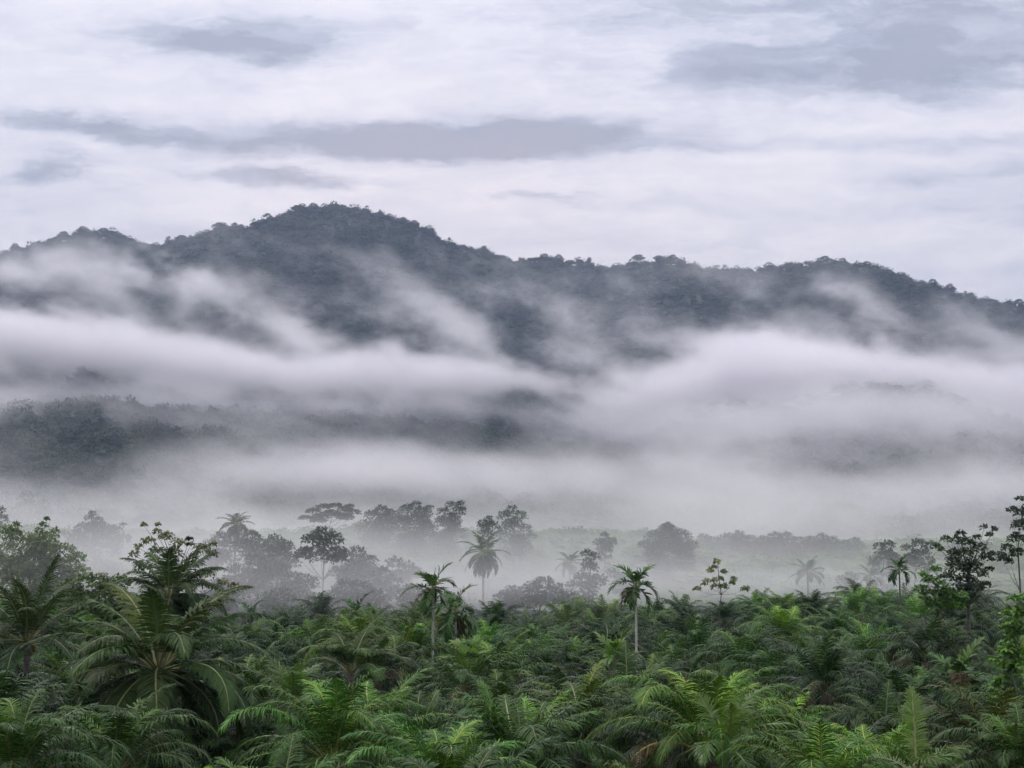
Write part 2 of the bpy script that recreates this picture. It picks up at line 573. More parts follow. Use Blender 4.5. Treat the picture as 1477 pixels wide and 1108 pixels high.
# ------------------------------------------------------------------ palm fronds
def frond_geo(g, L, e0, bend, nl, ll, lw, seed, droop=0.5, jit=0.35, fwd=(0.9, 0.35), tint=0.35, vee=0.15, petiole=0.14, curl=0.0, power=1.25, gr=None, rr=0.045, base=None, rot=0.0, taper=0.35):
    """one pinnate frond along +X, arching; leaflets into g, midrib into gr (or g)"""
    r = np.random.default_rng(seed)
    m = 15
    s = np.linspace(0, 1, m)
    ang = e0 - bend * s ** power
    side = curl * s ** 2
    dx, dz = np.cos(ang) * np.cos(side), np.sin(ang)
    dy = np.cos(ang) * np.sin(side)
    ds = L / (m - 1)
    pts = np.zeros((m, 3))
    for i in range(1, m):
        pts[i] = pts[i - 1] + ds * 0.5 * (np.array((dx[i], dy[i], dz[i])) + np.array((dx[i - 1], dy[i - 1], dz[i - 1])))
    c, sn = math.cos(rot), math.sin(rot)
    Rm = np.array(((c, -sn, 0), (sn, c, 0), (0, 0, 1)))
    bs = np.zeros(3) if base is None else np.asarray(base, float)

    def out(P):
        return P @ Rm.T + bs

    G = gr if gr is not None else g
    tube(G, out(pts), rr * (1 - 0.85 * s) + 0.006, 4, min(1.0, tint + 0.25), cap=False)
    u = np.linspace(petiole, 0.995, nl)
    tan = np.stack([np.interp(u, s, dx), np.interp(u, s, dy), np.interp(u, s, dz)], 1)
    tan /= np.linalg.norm(tan, axis=1, keepdims=True)
    P0 = np.stack([np.interp(u, s, pts[:, k]) for k in range(3)], 1)
    up = np.array((0, 0, 1.0))
    for sgn in (1, -1):
        sd = np.cross(up[None], tan) * sgn
        sd /= np.linalg.norm(sd, axis=1, keepdims=True) + 1e-6
        nrm = np.cross(tan, sd) * sgn
        f = fwd[0] + (fwd[1] - fwd[0]) * 0 + 0 * u
        phi = np.interp(u, [petiole, 0.5, 1.0], [1.38, fwd[0], fwd[1]]) + r.normal(0, 0.06, nl)
        vv = vee + r.normal(0, jit, nl)
        D0 = sd * (np.sin(phi) * np.cos(vv))[:, None] + tan * np.cos(phi)[:, None] + nrm * (np.sin(phi) * np.sin(vv))[:, None]
        D0 /= np.linalg.norm(D0, axis=1, keepdims=True)
        prof = np.interp(u, [petiole, petiole + 0.14, 0.55, 0.85, 1.0], [0.45, 0.92, 1.0, 0.72, taper])
        l = ll * prof * r.uniform(0.82, 1.12, nl)
        dr = np.clip(droop + r.normal(0, 0.15, nl), 0.02, 1.6)
        dn = np.array((0, 0, -1.0))
        D1 = D0 + dn * (dr * 0.45)[:, None]
        D1 /= np.linalg.norm(D1, axis=1, keepdims=True)
        D2 = D0 + dn * (dr * 1.25)[:, None]
        D2 /= np.linalg.norm(D2, axis=1, keepdims=True)
        A = P0
        B = A + D0 * (l * 0.3)[:, None]
        Cc = B + D1 * (l * 0.4)[:, None]
        T = Cc + D2 * (l * 0.3)[:, None]
        nn = nrm + rand_unit(nl, r) * 0.35
        W = np.cross(D0, nn)
        W /= np.linalg.norm(W, axis=1, keepdims=True) + 1e-6
        w = (lw * np.interp(u, [petiole, 0.3, 0.8, 1], [0.7, 1, 0.9, 0.6]))[:, None]
        V = np.stack([A - W * w * 0.3, A + W * w * 0.3, B - W * w * 0.5, B + W * w * 0.5, Cc - W * w * 0.42, Cc + W * w * 0.42, T], 1)
        b = np.arange(nl)[:, None] * 7
        Q = np.concatenate([b + np.array([[0, 1, 3, 2]]), b + np.array([[2, 3, 5, 4]])])
        Tt = b + np.array([[4, 5, 6]])
        tt = np.clip(tint + r.normal(0, 0.05, nl), 0, 1)
        g.add(out(V.reshape(-1, 3)), Tt, Q, np.repeat(tt, 7))
    return out(pts)


def frond_mesh(name, mats, **k):
    gl, gr = Geo(), Geo()
    frond_geo(gl, gr=gr, **k)
    return join2(name, gl, gr, mats)


def join2(name, gl, gr, mats):
    V = np.concatenate(gl.V + gr.V)
    C = np.concatenate(gl.C + gr.C)
    n1 = gl.n
    F, mi = [], []
    for G, off, k in ((gl, 0, 0), (gr, n1, 1)):
        for A in (G.T, G.Q):
            if A:
                f = np.concatenate(A) + off
                F.append(f)
                mi.append(np.full(len(f), k))
    # mk_mesh keeps the order of F
    return mk_mesh(name, V, F, mats, C, False, np.concatenate(mi))


# oil palm: fronds by age class, outer ones lower and longer
def oil_params(age, seed, L=5.4):
    r = np.random.default_rng(seed)
    e0 = math.radians(85 - 58 * age + r.normal(0, 6))
    bend = math.radians(70 + 68 * age + r.normal(0, 12))
    tint = 0.30 - 0.14 * age + r.normal(0, 0.05) + (0.22 if age < 0.12 else 0)
    return dict(L=L * (0.72 + 0.32 * min(1, age * 2.2)) * r.uniform(0.92, 1.08), e0=e0, bend=bend, nl=62, ll=1.02, lw=0.062, seed=seed, droop=0.85 + 0.5 * age, jit=0.22, tint=float(np.clip(tint, 0.03, 0.8)), curl=r.normal(0, 0.4), rr=0.05, power=1.45, fwd=(1.12, 0.45))


N_FR = 27


def crown_layout(n, seed):
    r = np.random.default_rng(seed)
    return [((i / (n - 1)) ** 0.9, i * 2.39996 + r.normal(0, 0.15)) for i in range(n)]


OIL_CROWNS = []
for v in range(6):
    gl, gr = Geo(), Geo()
    for k, (age, rot) in enumerate(crown_layout(N_FR, 100 + v)):
        p = oil_params(age, 1000 * v + k, 5.2 + 0.3 * (v % 3))
        p["nl"] = 50
        p["lw"] = 0.072
        if age > 0.86 and (k + v) % 3 == 0:
            p["tint"] = 0.94
            p["bend"] += 0.5
        frond_geo(gl, gr=gr, base=(0.25 * math.cos(rot), 0.25 * math.sin(rot), 0.5 * (1 - age)), rot=rot, **p)
    OIL_CROWNS.append(join2("oil_palm_crown", gl, gr, [M_OIL, M_RACHIS]))
FROND_AGES = [0.02, 0.1, 0.2, 0.32, 0.45, 0.58, 0.7, 0.82, 0.93, 1.0]
OIL_FRONDS = [[frond_mesh("oil_palm_frond", [M_OIL, M_RACHIS], **oil_params(a, 7000 + 31 * i + s)) for s in range(2)] for i, a in enumerate(FROND_AGES)]
pd = oil_params(1.0, 7777)
pd.update(tint=0.95, droop=1.2, bend=math.radians(150), nl=50)
OIL_DEAD = frond_mesh("oil_palm_dead_frond", [M_OIL, M_RACHIS], **pd)


def trunk_mesh(name, h, r0, r1, mat, flare=1.3, bend=0.0, rough=0.0, seed=1):
    g = Geo()
    n = 12
    t = np.linspace(0, 1, n)
    r = np.random.default_rng(seed)
    P = np.stack([bend * t * t, 0 * t, h * t], 1)
    rad = (r0 + (r1 - r0) * t) * (1 + (flare - 1) * np.exp(-t * 9)) * (1 + rough * r.normal(0, 1, n))
    tube(g, P, rad, 9)
    return g.mesh(name, [mat], True)


OIL_TRUNKS = [trunk_mesh("oil_palm_trunk", 1.0, 0.34, 0.42, M_TRUNK, 1.2, 0, 0.08, s) for s in range(3)]


def bunch_mesh():
    g = Geo()
    for k in range(5):
        a = k * 1.26
        c = np.array((0.45 * math.cos(a), 0.45 * math.sin(a), -0.15))
        d = rand_unit(60)
        P = c + d * np.array((0.2, 0.2, 0.26))
        leaf_cards(g, P, d, np.cross(d, rand_unit(60)), 0.09, 0.09, 0.5)
    return g.mesh("fruit_bunch", [M_FRUIT])


OIL_BUNCH = bunch_mesh()

# ------------------------------------------------------------------ the plantation
HEROES_XY = []          # (x, y) kept free of plantation palms


def near_hero(x, y, d):
    return any((x - a) ** 2 + (y - b) ** 2 < d * d for a, b in HEROES_XY)


PALMS = []              # (empty, x, y, crown z, look)


# the leaf colour of a whole palm: (name, colour factor, share)
LOOKS = [("dark green", (0.36, 0.44, 0.36, 1), 0.38), ("mid green", (0.72, 0.80, 0.60, 1), 0.30), ("fresh green", (1.25, 1.38, 0.85, 1), 0.18), ("yellow-green", (1.65, 1.6, 0.72, 1), 0.07), ("olive", (1.05, 0.85, 0.62, 1), 0.07)]


def oil_palm(x, y, h, s, rotz, detailed, look, seed):
    z = gz(x, y)
    r = np.random.default_rng(seed)
    li = int(r.choice(len(LOOKS), p=[l[2] for l in LOOKS]))
    look, colr = LOOKS[li][0], LOOKS[li][1]
    o = thing("oil_palm", "oil palm", "palm tree", (x, y, z), "oil palms of the plantation", rotz)
    link("trunk", OIL_TRUNKS[seed % 3], o, (0, 0, -0.3), None, (s, s, h + 0.35))
    if not detailed:
        link("crown", OIL_CROWNS[seed % 6], o, (0, 0, h), (r.normal(0, 0.08), r.normal(0, 0.08), 0), s).color = colr
    else:
        n = 28
        for k, (age, rot) in enumerate(crown_layout(n, seed)):
            i = int(np.argmin([abs(a - age) for a in FROND_AGES]))
            me = OIL_FRONDS[i][k % 2]
            if age > 0.9 and r.random() < 0.4:
                me = OIL_DEAD
            link("frond", me, o, (0.25 * math.cos(rot) * s, 0.25 * math.sin(rot) * s, h + 0.5 * (1 - age)), (r.normal(0, 0.06), r.normal(0, 0.06), rot), s * r.uniform(0.9, 1.1)).color = colr
        link("fruit_bunch", OIL_BUNCH, o, (0, 0, h), None, s)
    PALMS.append([o, x, y, z + h + 2.5 * s, look, detailed])
    return o


def area_ok(x, y):
    return True


# ------------------------------------------------------------------ hero palms: coconut and areca
def frond_palm(name, label, cat, px, py, Y, fronds, L, kind, mat, trunk_r, group=None, extra=None, seed=1, pale=False, scale_leaf=1.0, fruit=False, lean=0.0, s_leaflets=46, spear=True, tintv=0.3):
    """heart of the crown at photo pixel (px, py). fronds: [(rot deg, elevation deg, bend deg, length factor, tint)]"""
    hp = at(px, py, Y)
    gx, gy = hp[0] - lean, Y
    z = gz(gx, gy)
    h = hp[2] - z
    HEROES_XY.append((gx, gy))
    o = thing(name, label, cat, (gx, gy, z), group)
    link("trunk", trunk_mesh(name + "_trunk", h + 0.4, trunk_r * 1.15, trunk_r, M_PALE if pale else M_TRUNK, 1.4, lean, 0.02, seed), o, (0, 0, -0.4))
    top = (lean, 0, h)
    r = np.random.default_rng(seed)
    if kind == "areca":
        gs = Geo()
        tube(gs, np.array([(0, 0, -0.9), (0, 0, -0.5), (0, 0, 0), (0, 0, 0.25)]), [trunk_r * 1.05, trunk_r * 1.35, trunk_r * 1.0, 0.03], 9, 0.5)
        link("crownshaft", gs.mesh("crownshaft", [M_SHAFT], True), o, top)
    for k, (rot, el, be, lf, tt) in enumerate(fronds):
        if kind == "coconut":
            kw = dict(nl=s_leaflets, ll=0.95 * scale_leaf, lw=0.075 * scale_leaf, droop=0.75, jit=0.10, vee=0.05, fwd=(0.95, 0.3), petiole=0.2, rr=0.06, power=1.5, taper=0.4)
        elif kind == "areca":
            kw = dict(nl=22, ll=0.85 * scale_leaf, lw=0.15 * scale_leaf, droop=0.35, jit=0.25, vee=0.3, fwd=(0.75, 0.3), petiole=0.12, rr=0.04, power=1.3, taper=0.7)
        else:
            kw = dict(nl=50, ll=0.95 * scale_leaf, lw=0.075 * scale_leaf, droop=0.6, jit=0.38, vee=0.1, fwd=(0.95, 0.3), petiole=0.14, rr=0.05, power=1.2, taper=0.35)
        me = frond_mesh(name + "_frond", [mat, M_RACHIS], L=L * lf, e0=math.radians(el), bend=math.radians(be), seed=seed * 100 + k, tint=tt, curl=r.normal(0, 0.25), **kw)
        a = math.radians(rot)
        link("frond", me, o, (top[0] + 0.12 * math.cos(a), top[1] + 0.12 * math.sin(a), top[2] + r.uniform(-0.25, 0.1)), (0, 0, a))
    if spear:
        gs, gr2 = Geo(), Geo()
        frond_geo(gs, L * 0.6, math.radians(86), 0.12, 26, 0.4 * scale_leaf, 0.06, seed * 7, 0.0, 0.05, (0.25, 0.15), 0.65, 0.3, gr=gr2)
        link("spear_leaf", join2(name + "_spear", gs, gr2, [mat, M_RACHIS]), o, top)
    if fruit:
        gf = Geo()
        for q in range(9):
            c = np.array((0.35 * math.cos(q * 0.7), 0.35 * math.sin(q * 0.7), -0.25 - 0.18 * (q % 3)))
            tube(gf, c + np.array([(0, 0, 0.13), (0, 0, 0.08), (0, 0, 0), (0, 0, -0.08), (0, 0, -0.13)]), [0.02, 0.1, 0.13, 0.1, 0.02], 8, 0.5)
        link("coconut_cluster", gf.mesh("coconut_cluster", [M_FRUIT], True), o, top)
    return o


def auto_fronds(n, seed, lo=-15, hi=82, bend=(55, 110), tint=(0.2, 0.5), brown=0):
    r = np.random.default_rng(seed)
    out = []
    for k in range(n):
        a = (k / max(1, n - 1)) ** 0.85
        out.append((k * 137.5 + r.normal(0, 9), hi + (lo - hi) * a + r.normal(0, 4), bend[0] + (bend[1] - bend[0]) * a + r.normal(0, 7), r.uniform(0.88, 1.08), tint[1] + (tint[0] - tint[1]) * a + r.normal(0, 0.05)))
    for k in range(brown):
        out.append((r.uniform(0, 360), -35 + r.normal(0, 10), 50, 0.8, 0.93))
    return out


frond_palm("coconut_palm", "large coconut palm with broad feathery crown and pale midribs near the bottom edge", "palm tree", 229, 968, 64, auto_fronds(38, 3, -22, 80, (62, 112), (0.15, 0.5)), 5.7, "coconut", M_COCO, 0.2, seed=3, fruit=True, s_leaflets=80, scale_leaf=1.15)
frond_palm("coconut_palm", "smaller dark coconut palm rising straight behind the large feathery coconut palm", "palm tree", 244, 862, 100, auto_fronds(32, 5, -20, 82, (55, 110), (0.05, 0.35)), 4.6, "coconut", M_COCO, 0.18, seed=5, s_leaflets=60, scale_leaf=1.2)
frond_palm("coconut_palm", "dark coconut palm with upright fronds beside the pale green broadleaf tree", "palm tree", 40, 926, 84, auto_fronds(26, 8, 5, 84, (35, 90), (0.03, 0.3)), 4.9, "coconut", M_COCO, 0.18, seed=8, fruit=True, s_leaflets=50)
frond_palm("coconut_palm", "short coconut palm with olive fronds sweeping to the right in the middle of the canopy", "palm tree", 506, 968, 84, [(20, 70, 60, 1, .5), (-25, 60, 80, 1, .5), (60, 74, 60, 1, .45), (120, 72, 60, 1, .4), (-70, 60, 90, 1, .45), (200, 60, 90, 1.1, .6), (170, 45, 95, 1, .5), (0, 45, 95, 1.1, .5), (-110, 66, 85, 1, .45), (35, 80, 40, 1, .5), (230, 70, 80, .9, .5), (90, 55, 70, 1, .4), (-45, 30, 80, 1, .4)], 3.2, "coconut", M_COCO, 0.16, seed=11)
G_AR = "slender palms standing above the canopy"
frond_palm("areca_palm", "slender areca palm with tall bare pale stem alone above the middle of the plantation", "palm tree", 917, 843, 110, auto_fronds(9, 13, -35, 80, (45, 75), (0.12, 0.4), 1), 1.95, "areca", M_OIL, 0.085, G_AR, seed=13, pale=True)
frond_palm("areca_palm", "taller areca palm of the close pair, with drooping shaggy leaves", "palm tree", 625, 846, 118, auto_fronds(10, 17, -45, 82, (60, 95), (0.2, 0.45), 2), 2.4, "areca", M_OIL, 0.095, G_AR, seed=17, pale=True)
frond_palm("areca_palm", "shorter areca palm of the close pair, leaves hanging down over brown stalks", "palm tree", 657, 880, 115, auto_fronds(10, 19, -50, 84, (70, 100), (0.2, 0.4), 4), 2.5, "areca", M_OIL, 0.095, G_AR, seed=19, pale=True)
frond_palm("areca_palm", "small areca palm with compact dark crown left of the dark clumped-leaf tree", "palm tree", 1297, 820, 195, auto_fronds(10, 23, -40, 82, (50, 80), (0.1, 0.3)), 2.3, "areca", M_OIL, 0.10, G_AR, seed=23)
frond_palm("areca_palm", "small areca palm with crooked fronds at the mist's edge behind the olive coconut palm", "palm tree", 514, 880, 160, auto_fronds(9, 29, -40, 75, (50, 85), (0.15, 0.35), 2), 2.7, "areca", M_OIL, 0.11, G_AR, seed=29)
frond_palm("areca_palm", "little dark areca palm half lost in mist behind the coconut palm's fronds", "palm tree", 361, 886, 185, auto_fronds(9, 31, -30, 78, (50, 85), (0.1, 0.3)), 2.3, "areca", M_OIL, 0.11, G_AR, seed=31)
frond_palm("areca_palm", "dark areca palm with flat crown low beside the bright layered tree", "palm tree", 1383, 972, 80, auto_fronds(10, 37, -30, 72, (40, 80), (0.15, 0.4), 2), 2.0, "areca", M_OIL, 0.10, G_AR, seed=37)
G_YG = "yellow-green young palms in the canopy"
frond_palm("young_palm", "bright yellow-green young palm at the foot of the lone areca palm's pale stem", "palm tree", 886, 948, 100, auto_fronds(9, 41, 10, 80, (40, 75), (0.4, 0.7)), 1.9, "areca", M_BRIGHT, 0.12, G_YG, seed=41)
frond_palm("young_palm", "small bright yellow-green palm below the pair of shaggy areca palms", "palm tree", 676, 952, 98, auto_fronds(8, 43, 10, 80, (45, 80), (0.5, 0.8)), 1.6, "areca", M_BRIGHT, 0.12, G_YG, seed=43)
frond_palm("young_palm", "large vivid yellow-green palm with stiff pointed leaves near the bottom edge", "palm tree", 1048, 1070, 56, auto_fronds(12, 47, 0, 80, (35, 75), (0.15, 0.5)), 2.5, "oil", M_BRIGHT, 0.2, G_YG, seed=47, scale_leaf=0.75)
frond_palm("young_palm", "young palm with one tall upright lime-green frond near the bottom edge", "palm tree", 1322, 1112, 54, [(80, 84, 18, 1.1, .6), (200, 60, 60, .8, .4), (330, 58, 70, .8, .45), (20, 40, 70, .8, .4), (270, 50, 70, .7, .4), (140, 40, 70, .8, .4)], 2.6, "oil", M_BRIGHT, 0.2, G_YG, seed=53, scale_leaf=0.7, spear=False)
frond_palm("young_palm", "green young palm with shiny upright fronds between olive coconut palm and bottom edge", "palm tree", 420, 1010, 66, auto_fronds(12, 59, 5, 82, (40, 80), (0.1, 0.4)), 2.6, "oil", M_BRIGHT, 0.2, G_YG, seed=59, scale_leaf=0.8)
G_MP = "palms fading into the valley mist"
frond_palm("coconut_palm", "tall grey coconut palm with hanging fronds standing alone in the mist", "palm tree", 697, 797, 272, auto_fronds(26, 61, -60, 84, (60, 75), (0.1, 0.3), 3), 5.0, "coconut", M_COCO, 0.22, G_MP, seed=61, pale=True, s_leaflets=40, scale_leaf=1.25)
frond_palm("coconut_palm", "faint coconut palm in thick mist beyond the slope of pale grass", "palm tree", 1165, 826, 290, auto_fronds(14, 67, -10, 84, (50, 85), (0.1, 0.3)), 4.2, "coconut", M_COCO, 0.22, G_MP, seed=67, s_leaflets=34, scale_leaf=1.3)
frond_palm("coconut_palm", "small faint palm in mist just left of the compact areca palm", "palm tree", 1255, 830, 285, auto_fronds(12, 71, -35, 82, (55, 90), (0.1, 0.3)), 2.8, "coconut", M_COCO, 0.2, G_MP, seed=71, s_leaflets=30, scale_leaf=1.2)
frond_palm("coconut_palm", "faint palm tuft rising behind the yellow-green bush under the clumped-leaf tree", "palm tree", 1339, 818, 290, auto_fronds(12, 73, 0, 82, (50, 85), (0.1, 0.3)), 3.0, "coconut", M_COCO, 0.2, G_MP, seed=73, s_leaflets=30, scale_leaf=1.2)
frond_palm("coconut_palm", "pale coconut palm crown topping the misty grove behind the twin coconut palms", "palm tree", 340, 757, 300, auto_fronds(20, 79, -35, 84, (55, 85), (0.2, 0.4)), 3.9, "coconut", M_COCO, 0.22, G_MP, seed=79, s_leaflets=34, scale_leaf=1.3)
frond_palm("coconut_palm", "dim short palm low in the mist right of the tall grey coconut palm", "palm tree", 822, 812, 325, auto_fronds(14, 83, -30, 82, (55, 85), (0.1, 0.3)), 3.6, "coconut", M_COCO, 0.2, G_MP, seed=83, s_leaflets=34, scale_leaf=1.3)

# plantation rows
# views kept open to the palms that stand out: (photo x, half width, lowest visible y, distance)
KEEP_CLEAR = [(917, 18, 957, 110), (229, 80, 1000, 64), (628, 14, 945, 118), (657, 16, 935, 115), (506, 40, 972, 84), (40, 45, 945, 84), (886, 16, 955, 100), (676, 14, 955, 98), (1383, 22, 985, 80), (1048, 40, 1075, 56), (1322, 22, 1075, 54), (1297, 10, 848, 195), (420, 36, 1012, 66), (515, 14, 892, 160), (1445, 26, 1010, 70)]
cnt = 0
row = 0
y = 47.5
while y < 222:
    step = float(np.interp(y, [45, 80, 150, 220], [6.4, 7.0, 7.9, 8.9]))
    half = y * math.tan(math.radians(19.2)) + 6.0
    n = int(2 * half / step) + 1
    for k in range(n):
        r = np.random.default_rng(row * 1000 + k)
        x = -half + (k + 0.5 * (row % 2)) * step + r.normal(0, 0.9)
        yy = y + r.normal(0, 1.0)
        if abs(x) > half + 1:
            continue
        if near_hero(x, yy, 1.9):
            continue
        # the plantation's far edge is nearer on the left of the middle
        lim = np.interp(x / yy * FPX + 738, [0, 100, 330, 360, 700, 760, 980, 1020, 1477], [170, 165, 175, 198, 205, 205, 212, 222, 222])
        if yy > lim:
            continue
        s = r.uniform(0.70, 1.0)
        h = r.uniform(4.2, 9.2)
        ppx = 738.5 + FPX * x / yy
        for hx, hw, hy, hY in KEEP_CLEAR:
            if yy < hY + 1 and abs(ppx - hx) < hw + 0.35 * 3.6 * s * FPX / yy:
                zmax = at(ppx, hy, yy)[2] - 2.9 * s - gz(x, yy)
                h = max(1.2, min(h, zmax))
        oil_palm(x, yy, h, s, r.uniform(0, 6.28), yy < 66, "", row * 37 + k)
        cnt += 1
    y += step * 0.88
    row += 1
print("oil palms", cnt)


# ------------------------------------------------------------------ trees of the valley and edges
def T(*a, **k):
    return tree(*a, **k)


T("broadleaf_tree", "broad pale green tree with upright leaf tufts at the plantation's misty left edge", "tree", 178, 35,
  [(10, 775, 20), (34, 790, 26), (62, 785, 20), (90, 800, 20), (112, 808, 13), (45, 815, 30), (80, 832, 30), (8, 825, 30), (24, 758, 7, .4), (20, 768, 9, .5), (62, 758, 6, .3), (68, 749, 4, .3), (57, 767, 8, .4), (80, 767, 7, .5), (50, 776, 10, .5), (112, 828, 18), (35, 845, 32), (-20, 800, 30), (70, 855, 25)], tint=0.8, mat=M_GREENCOVER, leaf=0.5, pale=False, tj=0.1, skirt=0.6)
T("broadleaf_tree", "low spreading light green tree between the pale tufted tree and the coconut palms", "tree", 152, 145,
  [(100, 852, 18), (125, 843, 18), (145, 840, 16), (170, 846, 20), (150, 868, 28), (115, 876, 28), (188, 876, 22), (95, 890, 22), (160, 895, 26), (130, 900, 25)], mat=M_GREENCOVER, tint=0.65, leaf=0.5, skirt=0.6)
T("teak_tree", "teak tree with pale yellowish leaf clusters poking up behind the smaller coconut palm", "tree", 124, 255,
  [(214, 782, 10, .72), (225, 768, 7, .8), (208, 758, 4, .85), (228, 757, 4, .85), (240, 776, 11, .72), (258, 786, 12, .65), (273, 778, 5, .3), (275, 786, 5, .6), (290, 795, 13, .72), (304, 800, 9, .75), (308, 786, 6, .7), (194, 802, 9, .6), (200, 790, 7, .7), (250, 800, 14, .6), (225, 800, 14, .6), (280, 815, 14, .6), (300, 830, 11, .8), (322, 842, 9, .86), (337, 846, 7, .9), (205, 820, 14, .6), (318, 858, 8, .8)], leaf=0.38, tj=0.08, droop=0.6, fill=False, dens=0.9)
T("broadleaf_tree", "dark misty tree with layered crown on a white trunk in the valley", "tree", 262, 462,
  [(465, 775, 18), (450, 781, 15), (481, 780, 15), (440, 800, 13), (486, 800, 15), (463, 806, 16), (430, 803, 7), (497, 803, 8), (472, 790, 14)], tint=0.18, leaf=0.7, pale=True, r0=0.32)
T("umbrella_tree", "wide flat-topped umbrella tree fading in mist above the valley grove", "tree", 435, 470,
  [(440, 748, 10), (452, 738, 11), (467, 732, 11), (484, 730, 10), (498, 735, 11), (512, 740, 10), (478, 742, 14), (500, 748, 11), (460, 752, 12), (505, 730, 6)], tint=0.3, leaf=0.8, flat=0.45)
T("broadleaf_tree", "misty tree with low rounded top between umbrella tree and twin-topped trees", "tree", 432, 552,
  [(550, 740, 13), (537, 746, 12), (565, 745, 12), (555, 762, 20), (530, 765, 18), (540, 785, 22), (555, 800, 18), (525, 805, 18)], tint=0.2, leaf=0.8, skirt=0.7)
T("broadleaf_tree", "tall misty tree with square dark top in the middle of the valley's treeline", "tree", 428, 600,
  [(600, 729, 8), (588, 738, 13), (610, 742, 14), (620, 733, 6), (600, 760, 22), (578, 758, 18), (615, 768, 18), (590, 785, 22), (605, 800, 18), (580, 805, 18)], tint=0.15, leaf=0.8, skirt=0.7)
T("broadleaf_tree", "misty tree with ragged forked top right of the square dark treetop", "tree", 430, 650,
  [(650, 730, 8), (664, 728, 7), (640, 740, 10), (660, 740, 11), (647, 756, 16), (636, 752, 9), (655, 772, 18), (668, 735, 5), (640, 785, 20), (650, 800, 16), (630, 806, 16)], tint=0.15, leaf=0.8, skirt=0.7)
T("broadleaf_tree", "pale misty tree with open dome crown right of the tall grey coconut palm", "tree", 400, 740,
  [(738, 735, 8), (728, 744, 10), (750, 746, 11), (741, 757, 14), (757, 765, 11), (766, 775, 9), (730, 770, 14), (748, 780, 14), (720, 748, 5), (735, 790, 16), (755, 795, 15), (742, 806, 16)], tint=0.3, leaf=0.7, dens=0.8)
T("broadleaf_tree", "pale misty tree peeping over the shoulder of the tall grey coconut palm", "tree", 352, 702,
  [(705, 750, 7), (697, 757, 9), (711, 760, 10), (702, 772, 13)], tint=0.3, leaf=0.7, skirt=0.7)
T("broadleaf_tree", "very faint tall tree with palm-like top in the mist behind the tufted tree", "tree", 330, 135,
  [(133, 743, 7), (128, 750, 8), (140, 752, 8), (133, 762, 12), (120, 765, 13), (148, 765, 13), (165, 767, 12), (178, 780, 13), (110, 778, 15), (95, 770, 7), (150, 785, 24), (120, 795, 24), (178, 758, 5)], tint=0.3, leaf=0.8, skirt=0.7)
T("broadleaf_tree", "faint tree at the left border of the mist above the tufted tree", "tree", 320, -8,
  [(-2, 737, 9), (-15, 745, 14), (3, 750, 10), (-10, 765, 18)], tint=0.2, leaf=0.8, skirt=0.7)
